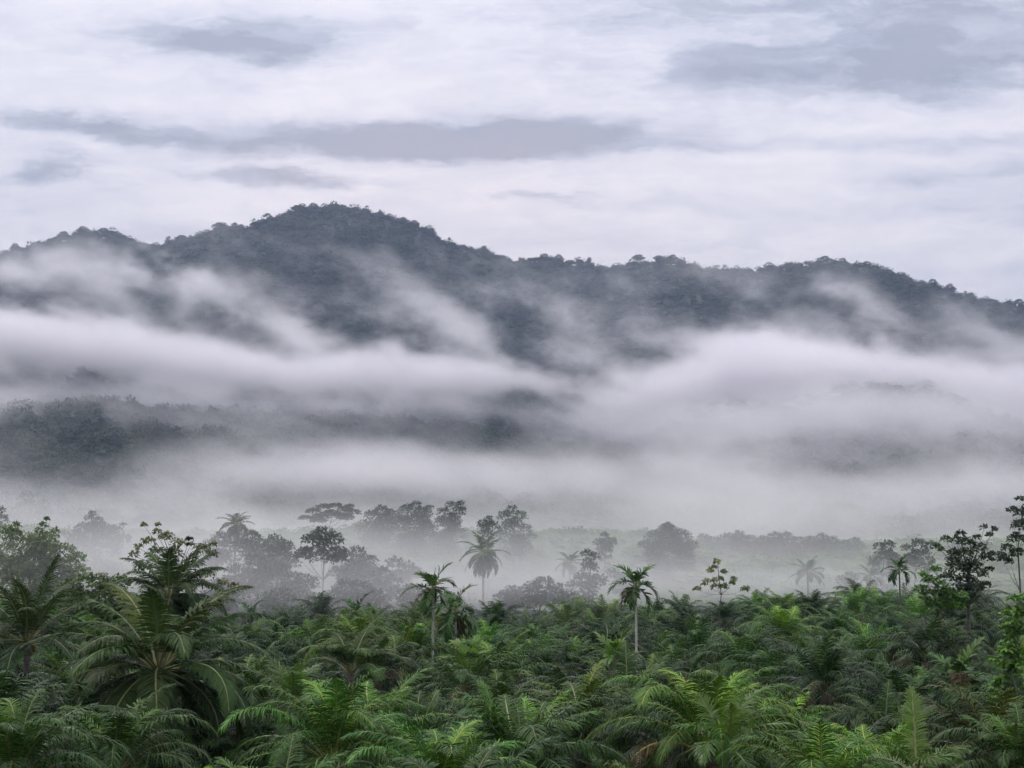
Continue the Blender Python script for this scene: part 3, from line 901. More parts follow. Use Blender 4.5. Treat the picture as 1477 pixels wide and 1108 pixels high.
grove = [
    (300, 318, [(318, 780, 15), (305, 790, 15), (330, 792, 16), (315, 810, 20), (300, 820, 18)], "misty rounded tree at the left end of the grove behind the coconut palms"),
    (290, 362, [(360, 775, 13), (372, 785, 14), (350, 788, 14), (362, 805, 20), (375, 815, 16)], "misty grove tree right of the pale coconut palm crown"),
    (285, 398, [(395, 785, 16), (410, 790, 14), (385, 800, 16), (402, 810, 22), (418, 815, 16), (398, 830, 20)], "misty full-crowned tree left of the dark tree on a white trunk"),
    (275, 355, [(345, 830, 20), (360, 840, 20), (375, 845, 18), (350, 855, 20), (330, 845, 16)], "low misty tree beneath the grove's pale palm crown"),
    (268, 425, [(420, 840, 18), (440, 845, 20), (410, 855, 20), (435, 865, 20)], "low misty bushy tree at the foot of the white-trunked tree"),
    (290, 518, [(515, 800, 14), (530, 812, 15), (520, 825, 20), (540, 830, 14), (505, 835, 18)], "misty tree right of the white-trunked dark tree"),
    (262, 505, [(500, 850, 18), (520, 855, 20), (485, 862, 18), (540, 862, 16), (510, 872, 18)], "low misty bush right of the white trunk"),
    (300, 575, [(570, 815, 14), (585, 822, 14), (600, 830, 14), (575, 835, 16)], "pale misty bush on the slope below the square dark treetop"),
    (270, 590, [(575, 860, 18), (595, 855, 16), (610, 865, 18), (590, 872, 18)], "dim bush in mist left of the pair of shaggy areca palms"),
    (272, 735, [(725, 865, 14), (740, 858, 16), (755, 866, 16), (742, 876, 16)], "dim bush in mist just right of the tall grey coconut palm's foot"),
    (262, 775, [(768, 850, 14), (785, 845, 16), (800, 855, 16), (780, 868, 18), (762, 872, 14)], "dim rounded tree in mist behind the canopy's lowest dip"),
    (275, 850, [(845, 800, 9), (858, 806, 10), (850, 820, 13), (840, 838, 15), (862, 840, 14), (830, 850, 15)], "dim slim tree in mist left of the lone areca palm"),
    (255, 325, [(315, 852, 20), (335, 862, 20), (300, 866, 18), (322, 872, 18)], "dark misty thicket tree at the foot of the coconut palms' right side"),
    (250, 400, [(385, 868, 16), (405, 862, 18), (420, 872, 16), (395, 880, 18)], "dark misty bush tree left of the white trunk's foot"),
    (250, 465, [(455, 868, 15), (475, 872, 17), (465, 882, 16)], "dark misty bush at the foot of the white trunk"),
    (272, 385, [(370, 812, 16), (390, 818, 18), (405, 826, 16), (380, 832, 18)], "misty tree with a broad crown between grove and white-trunked tree"),
    (280, 545, [(535, 838, 15), (552, 830, 15), (565, 842, 15), (545, 852, 18)], "misty bushy tree between the white trunk and the shaggy areca pair"),
    (285, 500, [(490, 828, 14), (508, 818, 15), (520, 838, 15), (500, 845, 16)], "misty tree just right of the dark tree's white trunk, above the bushes"),
    (250, 640, [(632, 872, 14), (650, 868, 15), (662, 878, 14)], "dim bush in mist behind the shaggy areca pair"),
    (258, 820, [(805, 862, 14), (822, 866, 15), (838, 872, 14)], "dim bush in mist at the dip of the canopy, left of the lone areca palm"),
    (380, 872, [(872, 773, 7), (880, 782, 9), (864, 784, 9), (873, 794, 12)], "small faint tree left of the round hay-shaped tree"),
    (300, 900, [(885, 830, 13), (900, 838, 14), (915, 845, 13), (895, 850, 15)], "dim bush in mist behind the lone areca palm"),
    (300, 1225, [(1215, 838, 10), (1228, 833, 10), (1222, 848, 13)], "dim round bush in mist right of the faint coconut palm"),
    (330, 1272, [(1268, 790, 9), (1282, 788, 10), (1275, 803, 14), (1262, 812, 12), (1290, 810, 12)], "faint tree in mist above the small faint palm"),
    (330, 1320, [(1308, 792, 9), (1325, 786, 11), (1342, 788, 10), (1330, 803, 15), (1312, 810, 12)], "faint broad tree in mist left of the dark clumped-leaf tree"),
    (420, 1395, [(1380, 790, 10), (1400, 788, 11), (1420, 790, 11), (1400, 805, 15)], "very faint tree in mist behind the dark clumped-leaf tree"),
]
for Y_, bx, cl, lab in grove:
    T("misty_tree", lab, "tree", Y_, bx, cl, tint=0.25, leaf=0.75, skirt=0.8, group="trees of the misty valley")
T("round_tree", "lone dark tree with smooth rounded dome crown on the misty slope", "tree", 380, 963,
  [(963, 768, 15), (945, 777, 15), (982, 776, 15), (930, 788, 11), (996, 788, 11), (963, 788, 22), (945, 796, 15), (985, 796, 16), (963, 760, 8)], tint=0.12, leaf=0.55, dens=1.1, skirt=0.95)
rows_ = [1015, 1032, 1049, 1066, 1082, 1099, 1117, 1134, 1151, 1168, 1185, 1202, 1219, 1234]
ordn = ["first", "second", "third", "fourth", "fifth", "sixth", "seventh", "eighth", "ninth", "tenth", "eleventh", "twelfth", "thirteenth", "last"]
for i, bx in enumerate(rows_):
    d = 4 * math.sin(i * 1.7) + (0 if bx < 1130 else (bx - 1130) * 0.06)
    T("plantation_tree", f"{ordn[i]} tree from the dome-crowned tree in the faint hedge-like row on the slope", "tree", 430 + 4 * math.sin(i), bx,
      [(bx, 778 + d, 10), (bx - 7, 785 + d, 9), (bx + 7, 784 + d, 9), (bx, 794 + d, 12), (bx - 5, 802 + d, 12), (bx + 5, 808 + d, 12), (bx, 815 + d, 12)], tint=0.3, leaf=0.8, skirt=0.9, group="row of trees on the misty slope")
T("broadleaf_tree", "dark broadleaf tree with separate clumps of glossy leaves against the mist", "tree", 118, 1392,
  [(1351, 789, 7), (1364, 780, 8), (1358, 794, 5), (1385, 771, 8), (1378, 779, 7), (1390, 783, 10), (1408, 776, 7), (1400, 784, 7), (1420, 762, 6), (1434, 764, 5), (1428, 772, 5), (1412, 793, 12), (1390, 803, 15), (1376, 798, 8), (1422, 806, 11), (1432, 800, 6), (1401, 820, 15), (1379, 820, 15), (1368, 836, 13), (1418, 830, 9), (1394, 842, 17), (1427, 822, 6), (1372, 808, 8), (1388, 856, 15), (1406, 850, 13), (1420, 846, 10), (1400, 868, 16), (1376, 862, 13)], tint=0.34, leaf=0.34, dens=1.25, tj=0.1, fill=False)
T("shrub_tree", "yellow-green bushy tree in layers at the foot of the dark clumped-leaf tree", "tree", 116, 1348,
  [(1331, 829, 8), (1350, 822, 8), (1342, 838, 12), (1328, 850, 11), (1358, 846, 12), (1340, 858, 14), (1365, 856, 10), (1385, 862, 14), (1350, 872, 16), (1375, 875, 14)], tint=0.3, mat=M_BRIGHT, leaf=0.4, flat=0.55, skirt=0.8)
T("broadleaf_tree", "tall dark tree cut by the right border with leaf clumps on thin bare stems", "tree", 108, 1466,
  [(1471, 720, 6), (1460, 737, 8), (1474, 741, 11), (1471, 758, 12), (1466, 778, 12), (1453, 791, 8), (1445, 800, 6), (1447, 808, 9), (1467, 799, 11), (1457, 811, 6), (1490, 760, 18), (1495, 790, 14), (1490, 732, 13)], tint=0.25, leaf=0.32, dens=1.3, fill=False, r0=0.13)
T("layered_tree", "bright yellow-green tree with flat layered leaf sprays at the right border", "tree", 70, 1460,
  [(1431, 992, 10), (1445, 982, 12), (1460, 994, 12), (1434, 953, 9), (1446, 962, 10), (1456, 928, 12), (1464, 899, 13), (1467, 864, 13), (1471, 943, 14), (1458, 972, 10), (1478, 915, 12), (1480, 985, 14), (1450, 905, 8), (1474, 1012, 12), (1440, 1008, 14), (1462, 958, 16), (1450, 938, 12), (1472, 905, 14), (1456, 884, 10), (1466, 1014, 15), (1448, 1032, 15), (1475, 880, 14)], tint=0.55, leaf=0.32, flat=0.42, dens=1.4, mat=M_BRIGHT, skirt=0.8)
T("teak_tree", "slim young tree with pale drooping leaf clusters standing above the canopy", "tree", 138, 1036,
  [(1035, 811, 6), (1024, 823, 5), (1030, 819, 4), (1044, 825, 4), (1020, 841, 8), (1031, 838, 5), (1033, 848, 7), (1044, 847, 6), (1059, 836, 5), (1056, 841, 4), (1075, 850, 6), (1006, 851, 6), (1040, 835, 4)], tint=0.74, leaf=0.42, droop=0.9, dens=1.0, r0=0.08, tj=0.08, trunk_to=(1035, 815), fill=False)

# ------------------------------------------------------------------ forest on the mountain (one mass) and its skyline trees
def crown_templates(nt, ncard, seed, card=0.30):
    """array of small tree crowns: a bumpy dome under leaf sprays; each (V, T, tint) with unit radius, base at z=0"""
    out = []
    for t in range(nt):
        r = np.random.default_rng(seed + t)
        g = Geo()
        # bumpy dome
        nr, ns = 4, 8
        V = []
        for i in range(nr):
            a = (i + 0.2) / nr * PI * 0.62
            for k in range(ns):
                b = 2 * PI * k / ns + 0.4 * i
                q = 0.78 * r.uniform(0.75, 1.12)
                V.append((q * math.sin(a) * math.cos(b), q * math.sin(a) * math.sin(b), 0.45 + 0.55 * q * math.cos(a)))
        Q = [(i * ns + k, (i + 1) * ns + k, (i + 1) * ns + (k + 1) % ns, i * ns + (k + 1) % ns) for i in range(nr - 1) for k in range(ns)]
        Tq = [(a, b, c) for a, b, c, d in Q] + [(a, c, d) for a, b, c, d in Q]
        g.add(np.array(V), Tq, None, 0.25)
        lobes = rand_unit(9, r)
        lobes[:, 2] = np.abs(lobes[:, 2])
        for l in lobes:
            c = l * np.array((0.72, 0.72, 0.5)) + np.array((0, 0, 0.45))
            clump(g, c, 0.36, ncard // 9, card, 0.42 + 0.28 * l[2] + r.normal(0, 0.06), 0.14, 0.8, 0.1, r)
        tube(g, np.array([(0, 0, -0.9), (0, 0, 0.3)]), [0.06, 0.04], 4, 0.1)
        out.append((np.concatenate(g.V), np.concatenate(g.T + [np.concatenate([q[:, :3], q[:, [0, 2, 3]]]) for q in g.Q]), np.concatenate(g.C)))
    return out


def scatter(name, pts, scales, temps, mat, zs=1.0, tint_shift=None, seed=5):
    r = np.random.default_rng(seed)
    which = r.integers(0, len(temps), len(pts))
    Vs, Ts, Cs, off = [], [], [], 0
    for k, (V, T_, C) in enumerate(temps):
        idx = np.where(which == k)[0]
        if not len(idx):
            continue
        a = r.uniform(0, 2 * PI, len(idx))
        c, s = np.cos(a)[:, None], np.sin(a)[:, None]
        sc_ = scales[idx][:, None]
        zz = sc_ * zs * r.uniform(0.8, 1.3, len(idx))[:, None]
        X = (V[:, 0] * c - V[:, 1] * s) * sc_ + pts[idx, 0:1]
        Yv = (V[:, 0] * s + V[:, 1] * c) * sc_ + pts[idx, 1:2]
        Z = V[:, 2] * zz + pts[idx, 2:3]
        Vs.append(np.stack([X, Yv, Z], -1).reshape(-1, 3))
        Ts.append((T_[None] + (off + np.arange(len(idx)) * len(V))[:, None, None]).reshape(-1, 3))
        sh = r.normal(0, 0.10, len(idx)) if tint_shift is None else tint_shift[idx]
        Cs.append(np.clip(C[None] + sh[:, None], 0, 1).ravel())
        off += len(idx) * len(V)
    return mk_mesh(name, np.concatenate(Vs), [np.concatenate(Ts)], [mat], np.concatenate(Cs), False)


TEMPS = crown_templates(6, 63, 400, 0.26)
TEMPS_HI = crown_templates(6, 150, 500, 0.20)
rf_ = np.random.default_rng(77)
half = math.radians(22.5)
# main mountain: dense on the visible upper slope
n = 19000
th = rf_.uniform(-half, half, n)
t = rf_.uniform(0, 1, n) ** 0.75
r_ = 1560 + t * (ridge_r(th) + 25 - 1560)
P = np.stack([r_ * np.sin(th), r_ * np.cos(th)], 1)
P = np.column_stack([P, mount_z(P[:, 0], P[:, 1])])
# a full line of crowns on the ridge itself
nth = np.linspace(-half, half, 420) + rf_.normal(0, 0.0006, 420)
rr_ = ridge_r(nth) + rf_.normal(0, 8, 420)
PR = np.stack([rr_ * np.sin(nth), rr_ * np.cos(nth)], 1)
PR = np.column_stack([PR, mount_z(PR[:, 0], PR[:, 1])])
P = np.concatenate([P, PR])
S = np.concatenate([rf_.lognormal(math.log(6.6), 0.38, n), rf_.lognormal(math.log(5.4), 0.40, 420)])
S = np.clip(S, 3, 12)
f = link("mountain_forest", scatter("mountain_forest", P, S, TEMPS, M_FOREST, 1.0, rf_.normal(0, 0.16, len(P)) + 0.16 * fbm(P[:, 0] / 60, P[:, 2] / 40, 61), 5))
f["kind"] = "stuff"
# foothill
n = 8000
th = rf_.uniform(-half, half, n)
r_ = R_SPLIT + 20 + rf_.uniform(0, 1, n) ** 0.8 * (foot_r(th) + 20 - R_SPLIT - 20)
P = np.stack([r_ * np.sin(th), r_ * np.cos(th)], 1)
P = np.column_stack([P, mount_z(P[:, 0], P[:, 1])])
S = np.clip(rf_.lognormal(math.log(6.0), 0.40, n), 3, 11)
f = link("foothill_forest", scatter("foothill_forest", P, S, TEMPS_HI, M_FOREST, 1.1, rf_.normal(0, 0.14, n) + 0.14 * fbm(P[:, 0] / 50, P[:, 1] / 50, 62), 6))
f["kind"] = "stuff"

# valley ground cover: shrubs and tall grass on the slope beyond the plantation
n = 8000
th = rf_.uniform(-half, half, n)
r_ = rf_.uniform(240, 600, n)
P = np.stack([r_ * np.sin(th), r_ * np.cos(th)], 1)
P = np.column_stack([P, near_z(P[:, 0], P[:, 1]) - 0.1])
S = np.clip(rf_.lognormal(math.log(1.4), 0.6, n), 0.4, 4.2)
f = link("shrub_cover", scatter("shrub_cover", P, S, TEMPS, M_GREENCOVER, 0.7, None, 8))
f["kind"] = "stuff"
# thicket of bushes along the foot of the misty grove
n = 900
pxs = np.where(rf_.uniform(0, 1, n) < 0.72, rf_.uniform(240, 640, n), rf_.uniform(600, 930, n))
yy = rf_.uniform(216, 330, n)
xx = (pxs - 738.5) / FPX * yy
P = np.column_stack([xx, yy, near_z(xx, yy) - 0.3])
S = np.clip(rf_.lognormal(math.log(2.9), 0.35, n), 1.3, 5.5)
f = link("thicket", scatter("thicket", P, S, TEMPS_HI, M_TREE, 1.15, rf_.normal(-0.12, 0.1, n), 18))
f["kind"] = "stuff"
# undergrowth between the palms
n = 3800
yy = np.sqrt(rf_.uniform(40 ** 2, 228 ** 2, n))
xx = yy * np.tan(rf_.uniform(-math.radians(21.5), math.radians(21.5), n))
P = np.column_stack([xx, yy, near_z(xx, yy) - 0.1])
S = np.clip(rf_.lognormal(math.log(0.9), 0.4, n), 0.4, 1.8)
f = link("undergrowth", scatter("undergrowth", P, S, TEMPS, M_TREE, 0.8, None, 9))
f["kind"] = "stuff"

# skyline trees that stand out on the ridge
SKY = [
    (428, 301, 9, "umbrella", "flat-topped tree with a gap under its crown at the left shoulder of the summit"),
    (452, 298, 9, "round", "rounded tree crowning the very top of the mountain's summit"),
    (478, 299, 8, "round", "rounded tree on the summit just right of its top"),
    (495, 300, 8, "umbrella", "low umbrella tree on the right end of the summit's flat top"),
    (529, 302, 5, "tall", "lone narrow tree sticking up from the ridge right of the summit"),
    (582, 318, 8, "umbrella", "leaning flat-topped tree on the descending ridge right of the summit"),
    (598, 322, 7, "umbrella", "second flat-topped tree down the ridge right of the summit"),
    (622, 333, 7, "round", "rounded tree halfway down the ridge from the summit"),
    (648, 348, 5, "tall", "small narrow tree low on the ridge right of the summit"),
    (668, 357, 7, "umbrella", "wide flat tree where the summit ridge levels out"),
    (698, 361, 7, "tall", "branching tree standing clear at the ridge's level stretch"),
    (316, 326, 9, "umbrella", "broad flat-topped tree on the ridge left of the summit"),
    (338, 325, 6, "round", "small rounded tree right of the broad flat-topped ridge tree"),
    (386, 312, 7, "umbrella", "flat tree on the rising ridge below the summit"),
    (262, 344, 9, "umbrella", "umbrella tree right of the bright gap in the left saddle"),
    (243, 347, 6, "tall", "thin tree at the bright gap in the saddle between both hills"),
    (120, 333, 11, "round", "large rounded tree on top of the left hill"),
    (150, 334, 10, "umbrella", "wide flat tree on the left hill's top"),
    (92, 339, 9, "round", "rounded tree on the left hill's left shoulder"),
    (172, 340, 7, "round", "rounded tree on the left hill's right shoulder"),
    (22, 355, 7, "round", "small rounded tree far down the left hill's ridge"),
    (785, 371, 9, "round", "dark bulky tree on the first knoll right of the level ridge"),
    (806, 371, 7, "round", "bushy tree at the right end of the first knoll"),
    (850, 378, 7, "tall", "pointed tree in the dip before the middle knoll"),
    (921, 372, 9, "umbrella", "umbrella tree on the middle knoll's left end"),
    (950, 373, 8, "umbrella", "flat-topped tree in the middle of the middle knoll"),
    (970, 372, 8, "umbrella", "flat-topped tree on the middle knoll's right end"),
    (1035, 388, 6, "tall", "narrow tree in the saddle before the right hill"),
    (1045, 388, 6, "tall", "narrow tree beside the saddle's lowest point"),
    (1190, 374, 9, "umbrella", "umbrella tree on the top of the right hill"),
    (1215, 376, 7, "round", "rounded tree on the top of the right hill"),
    (1250, 381, 7, "umbrella", "flat tree on the right hill's far shoulder"),
    (1345, 407, 8, "round", "large rounded tree standing out down the right hill's ridge"),
    (1370, 414, 8, "round", "second large rounded tree down the right hill's ridge"),
    (1400, 426, 7, "round", "rounded tree low on the right hill's ridge"),
    (1470, 436, 8, "umbrella", "flat-topped tree on the ridge at the right border"),
]
for px, py, rp, form, lab in SKY:
    thp = math.atan2(at(px, py, 1000)[0], 1000)
    R_ = float(ridge_r(np.array([thp]))[0]) - 6
    x_, y_ = R_ * math.sin(thp), R_ * math.cos(thp)
    if form == "umbrella":
        cl = [(px - rp * .6, py, rp * .5), (px + rp * .6, py + 1, rp * .5), (px, py - 2, rp * .6), (px + rp * .2, py + 3, rp * .45)]
        fl = 0.45
    elif form == "tall":
        cl = [(px, py - 3, rp * .55), (px - rp * .4, py + 2, rp * .6), (px + rp * .5, py + 4, rp * .6), (px, py + 8, rp * .7)]
        fl = 0.9
    else:
        cl = [(px, py, rp * .7), (px - rp * .5, py + 4, rp * .65), (px + rp * .5, py + 4, rp * .65), (px, py + 7, rp * .8)]
        fl = 0.8
    T("ridge_tree", lab, "tree", y_, px, cl, tint=0.4, leaf=2.0, flat=fl, r0=0.6, mat=M_FOREST, group="trees along the skyline", dens=1.1)
# trees standing out on the foothill
for px, py, rp, lab in [(715, 604, 13, "grey rounded tree on the foothill's crest in the middle of the mist gap"), (742, 616, 12, "dark tree on the foothill's crest just below the grey rounded one"), (1385, 605, 14, "dim tree on the dark mound in the mist at right"), (1412, 604, 13, "dim rounded tree topping the dark mound in the mist")]:
    thp = math.atan2(at(px, py, 1000)[0], 1000)
    R_ = float(foot_r(np.array([thp]))[0]) - 10
    T("foothill_tree", lab, "tree", R_ * math.cos(thp), px, [(px, py, rp * .6), (px - rp * .5, py + 6, rp * .6), (px + rp * .5, py + 7, rp * .6), (px, py + 12, rp * .8)], tint=0.3, leaf=1.6, mat=M_FOREST, r0=0.5, group="trees on the foothill")

# ------------------------------------------------------------------ labels of the plantation's palms
ORD = ["leftmost", "second", "third", "fourth", "fifth", "sixth", "seventh", "eighth", "ninth", "tenth", "eleventh", "twelfth"]
info = []
for o, x, y, z, look, det in PALMS:
    px, py = to_px((x, y, z))
    info.append((o, px, py, y, look))
front = [i for i in info if i[3] < 66 and -30 < i[1] < 1507]
bands = [(0, 51.5, "first row along the bottom edge"), (51.5, 58, "second row above the bottom edge"), (58, 66, "third row above the bottom edge")]
done = set()
for lo, hi, nm in bands:
    rowp = sorted([i for i in front if lo <= i[3] < hi], key=lambda i: i[1])
    for k, i in enumerate(rowp):
        od = ORD[k] if k < len(ORD) else "last"
        i[0]["label"] = f"{i[4]} oil palm, {od} from the left in the {nm}" if k else f"{i[4]} oil palm, leftmost in the {nm}"
        done.add(i[0].name)
for o, px, py, y, look in info:
    if o.name in done:
        continue
    zx = "left of the coconut palms" if px < 130 else "around the coconut palms" if px < 360 else "below the misty grove" if px < 580 else "below the shaggy areca pair" if px < 760 else "around the lone areca palm" if px < 980 else "right of the lone areca palm" if px < 1240 else "below the dark clumped-leaf tree"
    zy = "nearer half" if y < 105 else "middle" if y < 155 else "far edge"
    o["label"] = f"{look} oil palm in the canopy's {zy}, {zx}"


# ------------------------------------------------------------------ mist and haze
def math_node(nt, op, a=None, b=None, c=None):
    n = nt.nodes.new("ShaderNodeMath")
    n.operation = op
    for k, v in enumerate((a, b, c)):
        if v is None:
            continue
        if isinstance(v, (int, float)):
            n.inputs[k].default_value = v
        else:
            nt.links.new(v, n.inputs[k])
    return n.outputs[0]


def vmath(nt, op, a=None, b=None):
    n = nt.nodes.new("ShaderNodeVectorMath")
    n.operation = op
    for k, v in enumerate((a, b)):
        if v is None:
            continue
        if isinstance(v, (tuple, list)):
            n.inputs[k].default_value = v
        else:
            nt.links.new(v, n.inputs[k])
    return n


def mist_object(name, label, lo, hi, res, blobs, dens, nsc, warp, slope, ground_layer=None, k_noise=0.9, rate=2.5, aniso=0.35):
    """a cloud grid: soft ellipsoid banks eroded by noise. blobs: [(centre, (sx, sy, sz), tilt in xz, amount)]"""
    gnt = bpy.data.node_groups.new(name, "GeometryNodeTree")
    gnt.interface.new_socket("Geometry", in_out="OUTPUT", socket_type="NodeSocketGeometry")
    out = gnt.nodes.new("NodeGroupOutput")
    vc = gnt.nodes.new("GeometryNodeVolumeCube")
    vc.inputs["Min"].default_value = lo
    vc.inputs["Max"].default_value = hi
    for a, v in zip("XYZ", res):
        vc.inputs["Resolution " + a].default_value = v
    pos = gnt.nodes.new("GeometryNodeInputPosition").outputs[0]

    def nz(vec, scale, detail, rough=0.55):
        n = gnt.nodes.new("ShaderNodeTexNoise")
        n.inputs["Scale"].default_value = scale
        n.inputs["Detail"].default_value = detail
        n.inputs["Roughness"].default_value = rough
        gnt.links.new(vec, n.inputs["Vector"])
        return n
    w = nz(pos, 1 / warp[0], 3)
    wc = vmath(gnt, "SUBTRACT", w.outputs["Color"], (0.5, 0.5, 0.5)).outputs[0]
    ws = vmath(gnt, "MULTIPLY", wc, warp[1]).outputs[0]
    p = vmath(gnt, "ADD", pos, ws).outputs[0]
    w2 = nz(p, 3.2 / warp[0], 3)
    wc2 = vmath(gnt, "SUBTRACT", w2.outputs["Color"], (0.5, 0.5, 0.5)).outputs[0]
    p = vmath(gnt, "ADD", p, vmath(gnt, "MULTIPLY", wc2, tuple(v * 0.42 for v in warp[1])).outputs[0]).outputs[0]
    tot = None
    for c, s, tilt, amp in blobs:
        d = vmath(gnt, "SUBTRACT", p, tuple(float(v) for v in c)).outputs[0]
        ct, st = math.cos(tilt), math.sin(tilt)
        qx = vmath(gnt, "DOT_PRODUCT", d, (ct / s[0], 0, st / s[0])).outputs["Value"]
        qz = vmath(gnt, "DOT_PRODUCT", d, (-st / s[2], 0, ct / s[2])).outputs["Value"]
        qy = vmath(gnt, "DOT_PRODUCT", d, (0, 1 / s[1], 0)).outputs["Value"]
        q = math_node(gnt, "MULTIPLY_ADD", qx, qx, math_node(gnt, "MULTIPLY_ADD", qy, qy, math_node(gnt, "MULTIPLY", qz, qz)))
        e = math_node(gnt, "MULTIPLY", math_node(gnt, "EXPONENT", math_node(gnt, "MULTIPLY", q, -1.0)), amp)
        tot = e if tot is None else math_node(gnt, "ADD", tot, e)
    # streaky noise leaning with the slope
    cs_, sn_ = math.cos(slope), math.sin(slope)
    st_ = gnt.nodes.new("ShaderNodeCombineXYZ")
    for k_, v_ in enumerate(((0.6 * cs_, 0, -0.6 * sn_), (0, 0.8, 0), (1.3 * sn_, 0, 1.3 * cs_))):
        gnt.links.new(vmath(gnt, "DOT_PRODUCT", p, v_).outputs["Value"], st_.inputs[k_])
    n1 = nz(st_.outputs[0], 1 / nsc, 7, 0.70).outputs[0]
    # erode: tot * (1+gain) - k*(1-noise)
    er = math_node(gnt, "MULTIPLY", math_node(gnt, "SUBTRACT", 0.58, n1), k_noise * 4)
    er = math_node(gnt, "MULTIPLY", er, math_node(gnt, "MINIMUM", math_node(gnt, "ADD", math_node(gnt, "MULTIPLY", tot, 1.3), 0.10), 0.75))
    dn = math_node(gnt, "MAXIMUM", math_node(gnt, "SUBTRACT", tot, er), 0.0)
    dn = math_node(gnt, "MULTIPLY", dn, dens)
    gnt.links.new(dn, vc.inputs["Density"])
    sm = gnt.nodes.new("GeometryNodeSetMaterial")
    m, nt, mo_ = nodes_of(name + "_vapour")
    pv = nt.nodes.new("ShaderNodeVolumePrincipled")
    pv.inputs["Color"].default_value = (0.992, 0.978, 1.0, 1)
    pv.inputs["Density"].default_value = 1.0
    pv.inputs["Anisotropy"].default_value = aniso
    nt.links.new(pv.outputs[0], mo_.inputs["Volume"])
    try:
        m.cycles.volume_step_rate = rate
    except Exception:
        m.volume_step_rate = rate
    sm.inputs["Material"].default_value = m
    gnt.links.new(vc.outputs[0], sm.inputs[0])
    gnt.links.new(sm.outputs[0], out.inputs[0])
    ob = bpy.data.objects.new(name, bpy.data.volumes.new(name))
    COL.objects.link(ob)
    ob.modifiers.new("cloud_grid", "NODES").node_group = gnt
    ob["kind"] = "stuff"
    ob["label"] = label
    return ob


def B(px, py, Y, wpx, hpx, dy, tilt=0.0, amp=1.0):
    """a bank centred where the photo shows it: half width / half height in photo pixels, half depth in metres"""
    s = Y / FPX
    return (at(px, py, Y), (wpx * s, dy, hpx * s), math.radians(tilt), amp)


YM = 1780
HIGH = [
    # left bank
    B(-90, 495, YM, 150, 42, 56, 0, 1.20), B(60, 490, YM, 170, 42, 56, -2, 1.32), B(240, 515, YM, 170, 36, 56, -8, 1.32), B(400, 530, YM, 150, 32, 56, -8, 1.20), B(540, 535, YM, 130, 30, 53, -4, 1.14), B(660, 540, YM, 110, 28, 50, -5, 0.96), B(760, 550, YM, 100, 24, 50, -2, 0.60),
    B(150, 400, YM + 250, 130, 28, 46, -14, 0.90), B(300, 412, YM + 240, 100, 32, 46, -22, 0.72), B(30, 400, YM + 250, 70, 22, 40, -6, 0.48), B(95, 362, YM + 330, 70, 14, 33, 10, 0.26), B(395, 455, YM + 130, 80, 24, 43, -28, 0.50), B(450, 490, YM + 80, 80, 18, 46, -22, 0.72),
    B(640, 455, YM + 180, 62, 24, 43, -32, 0.78), B(690, 500, YM + 80, 80, 22, 46, -30, 0.78), B(575, 425, YM + 300, 60, 14, 33, -30, 0.30), B(600, 490, YM + 80, 60, 16, 36, -25, 0.42),
    # right bank
    B(1080, 552, YM, 150, 42, 60, 6, 1.55), B(1220, 562, YM, 190, 46, 60, -7, 1.8), B(1400, 574, YM, 190, 44, 60, -6, 1.8), B(960, 568, YM, 110, 28, 53, 10, 1.01), B(1095, 495, YM + 80, 70, 20, 46, -4, 0.94), B(1530, 590, YM, 140, 34, 60, -6, 1.22), B(880, 590, YM, 110, 20, 46, 0, 0.61),
    # wisps on the slope above
    B(810, 455, YM + 250, 48, 18, 36, 14, 0.5), B(790, 480, YM + 200, 60, 12, 33, 0, 0.25), B(850, 520, YM + 100, 80, 20, 46, -20, 0.4), B(1190, 420, YM + 330, 46, 18, 33, -32, 0.45), B(1260, 450, YM + 260, 70, 18, 36, -28, 0.5), B(1340, 470, YM + 200, 70, 20, 36, -22, 0.4), B(1440, 470, YM + 220, 80, 24, 40, -20, 0.5), B(1120, 455, YM + 250, 50, 14, 33, -25, 0.2), B(920, 410, YM + 380, 50, 12, 29, -28, 0.16), B(760, 385, YM + 400, 80, 12, 29, -16, 0.13), B(1480, 510, YM + 150, 80, 30, 43, -12, 0.5),
    # torn veils
    B(1250, 500, YM + 60, 330, 70, 48, -14, 0.26), B(650, 470, YM + 60, 330, 70, 48, -22, 0.22), B(200, 440, YM + 120, 260, 60, 48, -18, 0.24), B(900, 500, YM + 60, 160, 60, 48, -10, 0.24), B(1150, 430, YM + 300, 300, 40, 48, -20, 0.16), B(760, 420, YM + 300, 200, 40, 48, -20, 0.14),
]
mist_object("mist", "white mist bank lying along the forested mountain slope", (-1000, 1330, 60), (1000, 2420, 500), (280, 96, 96), HIGH, 0.030, 62.0, (190.0, (120, 80, 66)), math.radians(16), rate=5.0, k_noise=1.45)
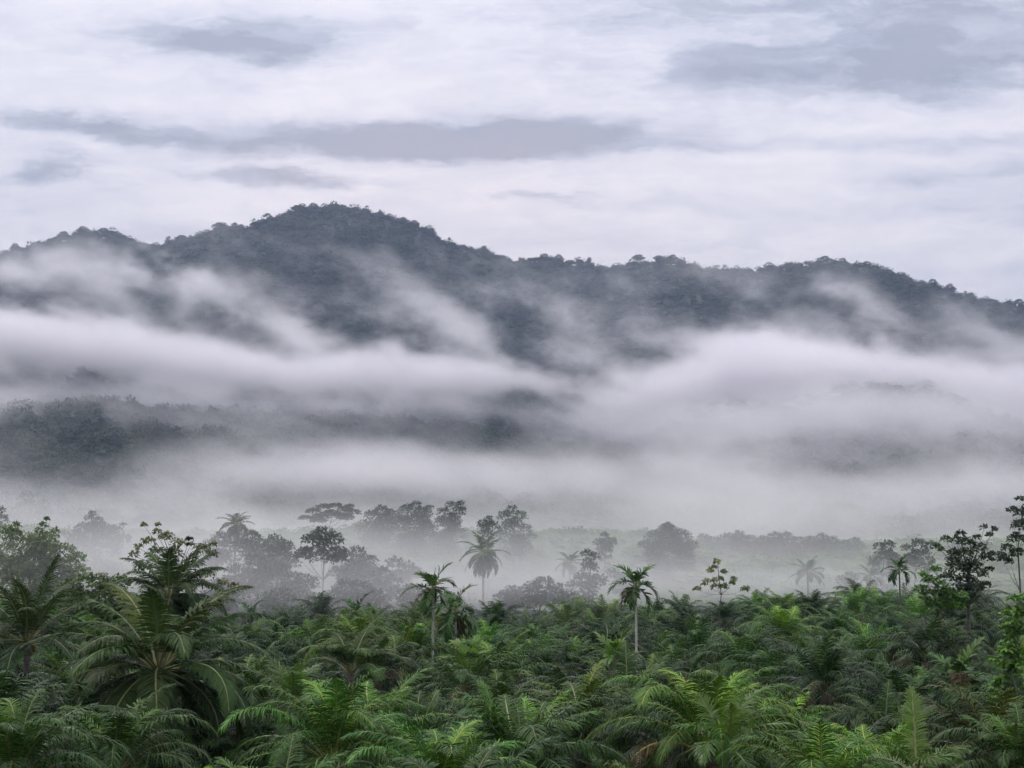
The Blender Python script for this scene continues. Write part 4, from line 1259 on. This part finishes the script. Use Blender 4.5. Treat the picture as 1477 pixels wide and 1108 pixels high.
LOW = [
    B(120, 735, 900, 260, 34, 90, 3, 1.0), B(350, 690, 980, 220, 34, 90, 4, 0.8), B(560, 680, 960, 200, 34, 90, 0, 0.9), B(760, 690, 930, 220, 40, 90, 0, 0.9), B(960, 720, 880, 220, 44, 90, 0, 0.9), B(1150, 690, 950, 200, 34, 90, 0, 0.75), B(1330, 720, 880, 220, 44, 90, 0, 0.95), B(1480, 700, 930, 180, 40, 90, 0, 0.8), B(1000, 650, 1050, 140, 18, 72, -6, 0.4), B(350, 650, 1080, 110, 18, 66, 8, 0.5), B(40, 600, 1150, 70, 34, 54, 0, 0.4), B(700, 760, 640, 700, 40, 84, 0, 0.55), B(300, 745, 640, 300, 30, 84, 0, 0.5), B(1200, 750, 640, 350, 34, 84, 0, 0.55), B(1260, 620, 1100, 160, 14, 60, -4, 0.3),
    B(-120, 700, 900, 200, 50, 90, 0, 0.8), B(1150, 632, 1150, 280, 26, 36, 0, 0.7), B(960, 625, 1170, 130, 28, 36, -4, 0.75), B(1250, 600, 1200, 260, 14, 30, -2, 0.4), B(1440, 640, 1150, 150, 26, 36, 0, 0.4), B(250, 610, 1120, 330, 50, 40, 4, 0.40), B(20, 590, 1180, 60, 40, 36, 0, 0.35),
    B(250, 610, 1120, 330, 50, 40, 4, 0.30), B(700, 620, 1120, 260, 40, 40, 0, 0.34), B(1200, 615, 1120, 360, 50, 40, 0, 0.62),
    # soft lower skirts of the high bank, in front of the foothill's crest
    B(60, 575, 1225, 190, 22, 40, 0, 1.0), B(110, 605, 1150, 200, 44, 40, 3, 0.42), B(330, 582, 1225, 210, 17, 40, -2, 0.75), B(560, 588, 1225, 160, 14, 40, -4, 0.5), B(720, 598, 1225, 120, 12, 40, -5, 0.35), B(235, 556, 1225, 90, 20, 40, 0, 0.8), B(930, 610, 1215, 140, 24, 40, 0, 1.0), B(1130, 602, 1215, 180, 26, 40, 0, 1.3), B(1310, 588, 1215, 190, 40, 40, 0, 1.8), B(1470, 605, 1215, 140, 24, 40, 0, 1.2), B(1130, 660, 1100, 300, 30, 40, 0, 0.5),
]
mist_object("fog", "low grey fog filling the valley between plantation and foothill", (-520, 470, 18), (520, 1290, 215), (208, 110, 78), LOW, 0.0115, 46.0, (120.0, (70, 60, 30)), math.radians(10), rate=7.0, k_noise=1.2)
NEAR = [
    B(738, 800, 420, 900, 46, 95, 0, 1.12), B(738, 830, 245, 900, 40, 22, 0, 0.8), B(450, 868, 192, 420, 26, 18, 0, 0.28), B(1250, 845, 225, 400, 22, 18, 0, 0.3), B(560, 845, 290, 300, 36, 48, 0, 1.0), B(820, 850, 290, 260, 30, 45, 0, 0.9), B(1200, 840, 300, 350, 26, 45, 0, 0.9), B(300, 800, 300, 240, 50, 60, 0, 0.9), B(90, 800, 260, 180, 50, 60, 0, 0.7), B(60, 820, 160, 170, 50, 16, 0, 0.55), B(480, 870, 225, 130, 26, 22, 0, 0.5),
]
mist_object("valley_mist", "thin mist drifting among the trees beyond the plantation", (-230, 140, -6), (230, 540, 75), (150, 130, 44), NEAR, 0.0095, 22.0, (45.0, (16, 16, 6)), math.radians(8), rate=5.0, k_noise=0.8)

# even haze all round
import bmesh
bm = bmesh.new()
bmesh.ops.create_cube(bm, size=1.0)
lo, hi = Vector((-4300, -4300, -10)), Vector((4300, 4300, 680))
for v in bm.verts:
    v.co = Vector([(lo[i] + hi[i]) / 2 + v.co[i] * (hi[i] - lo[i]) for i in range(3)])
me = bpy.data.meshes.new("haze")
bm.to_mesh(me)
bm.free()
m, nt, out = nodes_of("haze_air")
pv = nt.nodes.new("ShaderNodeVolumePrincipled")
pv.inputs["Color"].default_value = (0.58, 0.72, 1.0, 1)
pv.inputs["Density"].default_value = 0.00009
pv.inputs["Anisotropy"].default_value = 0.3
nt.links.new(pv.outputs[0], out.inputs["Volume"])
me.materials.append(m)
hz = link("haze", me)
hz["kind"] = "stuff"

# ------------------------------------------------------------------ sky
SUN_EL, SUN_AZ = math.radians(58), math.radians(-60)      # azimuth from +Y towards +X
w = bpy.data.worlds.new("World")
sc.world = w
w.use_nodes = True
nt = w.node_tree
nt.nodes.clear()
L = nt.links.new
wo = nt.nodes.new("ShaderNodeOutputWorld")
bg = nt.nodes.new("ShaderNodeBackground")
bg.inputs["Strength"].default_value = 0.10
L(bg.outputs[0], wo.inputs[0])
sky = nt.nodes.new("ShaderNodeTexSky")
sky.sky_type = "NISHITA"
sky.sun_disc = False
sky.sun_elevation = SUN_EL
sky.sun_rotation = SUN_AZ
sky.air_density = 1.0
sky.dust_density = 2.0
tc = nt.nodes.new("ShaderNodeTexCoord")
sep = nt.nodes.new("ShaderNodeSeparateXYZ")
L(tc.outputs["Generated"], sep.inputs[0])
X_, Y_, Z_ = sep.outputs
zc = math_node(nt, "ADD", math_node(nt, "MAXIMUM", Z_, 0.0), 0.06)
cx_ = math_node(nt, "DIVIDE", X_, zc)
cy_ = math_node(nt, "DIVIDE", Y_, zc)
cmb = nt.nodes.new("ShaderNodeCombineXYZ")
L(cx_, cmb.inputs[0])
L(cy_, cmb.inputs[1])


def wnoise(vec, scale, detail, rough, dist=0.0):
    n = nt.nodes.new("ShaderNodeTexNoise")
    n.inputs["Scale"].default_value = scale
    n.inputs["Detail"].default_value = detail
    n.inputs["Roughness"].default_value = rough
    n.inputs["Distortion"].default_value = dist
    L(vec, n.inputs["Vector"])
    return n


big = wnoise(cmb.outputs[0], 1.1, 8, 0.58, 0.3)
fine = wnoise(cmb.outputs[0], 3.3, 8, 0.6, 0.2)
# azimuth / elevation slopes of the view direction
yc = math_node(nt, "MAXIMUM", Y_, 0.05)
U = math_node(nt, "DIVIDE", X_, yc)
Vv = math_node(nt, "DIVIDE", Z_, yc)
uv = nt.nodes.new("ShaderNodeCombineXYZ")
L(U, uv.inputs[0])
L(Vv, uv.inputs[1])
wsc = nt.nodes.new("ShaderNodeMapping")
wsc.inputs["Scale"].default_value = (1.0, 2.6, 1.0)
L(uv.outputs[0], wsc.inputs[0])
wr = wnoise(wsc.outputs[0], 8.0, 9, 0.68)
wrs = vmath(nt, "MULTIPLY", vmath(nt, "SUBTRACT", wr.outputs["Color"], (0.5, 0.5, 0.5)).outputs[0], (0.17, 0.044, 0)).outputs[0]
uvw = vmath(nt, "ADD", uv.outputs[0], wrs).outputs[0]


def cloud(px, py, wpx, hpx, amp, tilt=0.0, flat_base=False):
    p = at(px, py, 1.0) - np.array((0, 0, CAM_Z))
    c = (float(p[0]), float(p[2]), 0.0)
    sx, sy = wpx / FPX, hpx / FPX
    d = vmath(nt, "SUBTRACT", uvw, c).outputs[0]
    a = math.radians(tilt)
    qx = vmath(nt, "DOT_PRODUCT", d, (math.cos(a) / sx, math.sin(a) / sx, 0)).outputs["Value"]
    qy = vmath(nt, "DOT_PRODUCT", d, (-math.sin(a) / sy, math.cos(a) / sy, 0)).outputs["Value"]
    q = math_node(nt, "MULTIPLY_ADD", qx, qx, math_node(nt, "MULTIPLY", qy, qy))
    q = math_node(nt, "POWER", q, 1.15)
    return math_node(nt, "MULTIPLY", math_node(nt, "EXPONENT", math_node(nt, "MULTIPLY", q, -1.0)), amp)


CLOUDS = [(640, 200, 280, 28, 1.3, 0), (800, 205, 140, 30, 0.6, -4), (470, 212, 190, 18, 0.6, 2), (300, 205, 130, 8, 0.22, -3), (350, 52, 195, 36, 0.85, 0), (300, 80, 80, 22, 0.3, 0), (130, 182, 170, 17, 0.85, -5), (400, 257, 140, 11, 0.8, -3), (80, 245, 66, 22, 0.7, 0), (760, 282, 100, 7, 0.45, -2), (940, 298, 120, 8, 0.25, -4),
          (1240, 95, 280, 46, 0.75, -3), (1380, 60, 270, 80, 0.75, 0), (1100, 10, 340, 36, 0.65, 0), (1020, 105, 80, 28, 0.35, 0), (1200, 208, 300, 13, 0.42, 2), (1400, 245, 160, 14, 0.25, 4), (1330, 300, 220, 18, 0.22, 4), (1060, 345, 120, 12, 0.25, 2), (30, 300, 160, 24, 0.15, 0), (720, 90, 120, 60, 0.10, 0)]
dark = None
for c in CLOUDS:
    e = cloud(*c)
    dark = e if dark is None else math_node(nt, "ADD", dark, e)
st3 = nt.nodes.new("ShaderNodeMapping")
st3.inputs["Scale"].default_value = (1.0, 4.2, 1.0)
st3.inputs["Rotation"].default_value = (0, 0, 0.05)
L(uvw, st3.inputs[0])
streak = wnoise(st3.outputs[0], 11.0, 9, 0.66, 0.3)
smod = nt.nodes.new("ShaderNodeMapRange")
smod.inputs["From Min"].default_value = 0.36
smod.inputs["From Max"].default_value = 0.62
smod.inputs["To Min"].default_value = 0.55
smod.inputs["To Max"].default_value = 1.05
L(streak.outputs[0], smod.inputs["Value"])
dark = math_node(nt, "MULTIPLY", math_node(nt, "ADD", dark, 0.10), smod.outputs[0])
dark = math_node(nt, "MULTIPLY", dark, math_node(nt, "GREATER_THAN", Y_, 0.06))
nb = nt.nodes.new("ShaderNodeMapRange")
nb.inputs["From Min"].default_value = 0.42
nb.inputs["From Max"].default_value = 0.72
nb.inputs["To Max"].default_value = 0.42
L(big.outputs[0], nb.inputs["Value"])
dark = math_node(nt, "ADD", dark, nb.outputs[0])
fm = math_node(nt, "MULTIPLY_ADD", math_node(nt, "SUBTRACT", fine.outputs[0], 0.5), 0.85, dark)
st4 = nt.nodes.new("ShaderNodeMapping")
st4.inputs["Scale"].default_value = (1.0, 3.2, 1.0)
st4.inputs["Location"].default_value = (3.7, 1.3, 0)
L(uvw, st4.inputs[0])
tex = wnoise(st4.outputs[0], 26.0, 8, 0.7, 0.4)
fm = math_node(nt, "MULTIPLY_ADD", math_node(nt, "SUBTRACT", tex.outputs[0], 0.5), 0.55, fm)
dark = math_node(nt, "MINIMUM", math_node(nt, "MAXIMUM", fm, 0.0), 1.15)
# brighter around where the sun stands behind the clouds
gl_ = cloud(620, 290, 420, 150, 1.0)
cr = ramp(nt, [(0.0, (10.0, 9.5, 10.1)), (0.35, (7.9, 7.85, 8.9)), (0.7, (5.4, 5.65, 6.8)), (1.0, (4.2, 4.45, 5.5))])
L(dark, cr.inputs[0])
warm = nt.nodes.new("ShaderNodeMix")
warm.data_type = "RGBA"
warm.blend_type = "ADD"
warm.inputs["B"].default_value = (1.0, 0.55, 0.30, 1)
L(gl_, warm.inputs["Factor"])
L(cr.outputs[0], warm.inputs["A"])
# thin places let the clear sky through
thin = nt.nodes.new("ShaderNodeMapRange")
thin.inputs["From Min"].default_value = 0.30
thin.inputs["From Max"].default_value = 0.52
thin.inputs["To Min"].default_value = 0.78
thin.inputs["To Max"].default_value = 1.0
L(fine.outputs[0], thin.inputs["Value"])
# an overcast sky is brighter towards the zenith
zen = nt.nodes.new("ShaderNodeMapRange")
zen.inputs["From Min"].default_value = 0.0
zen.inputs["From Max"].default_value = 1.0
zen.inputs["To Min"].default_value = 0.62
zen.inputs["To Max"].default_value = 1.87
L(Z_, zen.inputs["Value"])
zm = vmath(nt, "SCALE", warm.outputs["Result"])
L(zen.outputs[0], zm.inputs["Scale"])
mix = nt.nodes.new("ShaderNodeMix")
mix.data_type = "RGBA"
L(thin.outputs[0], mix.inputs["Factor"])
L(sky.outputs[0], mix.inputs["A"])
L(zm.outputs[0], mix.inputs["B"])
L(mix.outputs["Result"], bg.inputs["Color"])
w.cycles.sampling_method = "MANUAL"
w.cycles.sample_map_resolution = 512

sun = bpy.data.lights.new("sun", "SUN")
sun.energy = 1.3
sun.angle = math.radians(25)
sun.color = (1.0, 0.95, 0.90)
so = bpy.data.objects.new("sun", sun)
COL.objects.link(so)
d = Vector((math.sin(SUN_AZ) * math.cos(SUN_EL), math.cos(SUN_AZ) * math.cos(SUN_EL), math.sin(SUN_EL)))
so.rotation_euler = d.to_track_quat("Z", "Y").to_euler()

# ------------------------------------------------------------------ render settings
sc.view_settings.view_transform = "Standard"
sc.view_settings.look = "None"
sc.view_settings.exposure = 0.0
sc.view_settings.gamma = 1.0
cy = sc.cycles
cy.use_denoising = True
try:
    cy.denoiser = "OPENIMAGEDENOISE"
    cy.denoising_input_passes = "RGB_ALBEDO_NORMAL"
except Exception:
    pass
cy.use_adaptive_sampling = True
cy.adaptive_threshold = 0.05
cy.max_bounces = 8
cy.diffuse_bounces = 2
cy.glossy_bounces = 2
cy.transmission_bounces = 3
cy.volume_bounces = 6
cy.transparent_max_bounces = 4
cy.volume_max_steps = 256
cy.caustics_reflective = False
cy.caustics_refractive = False
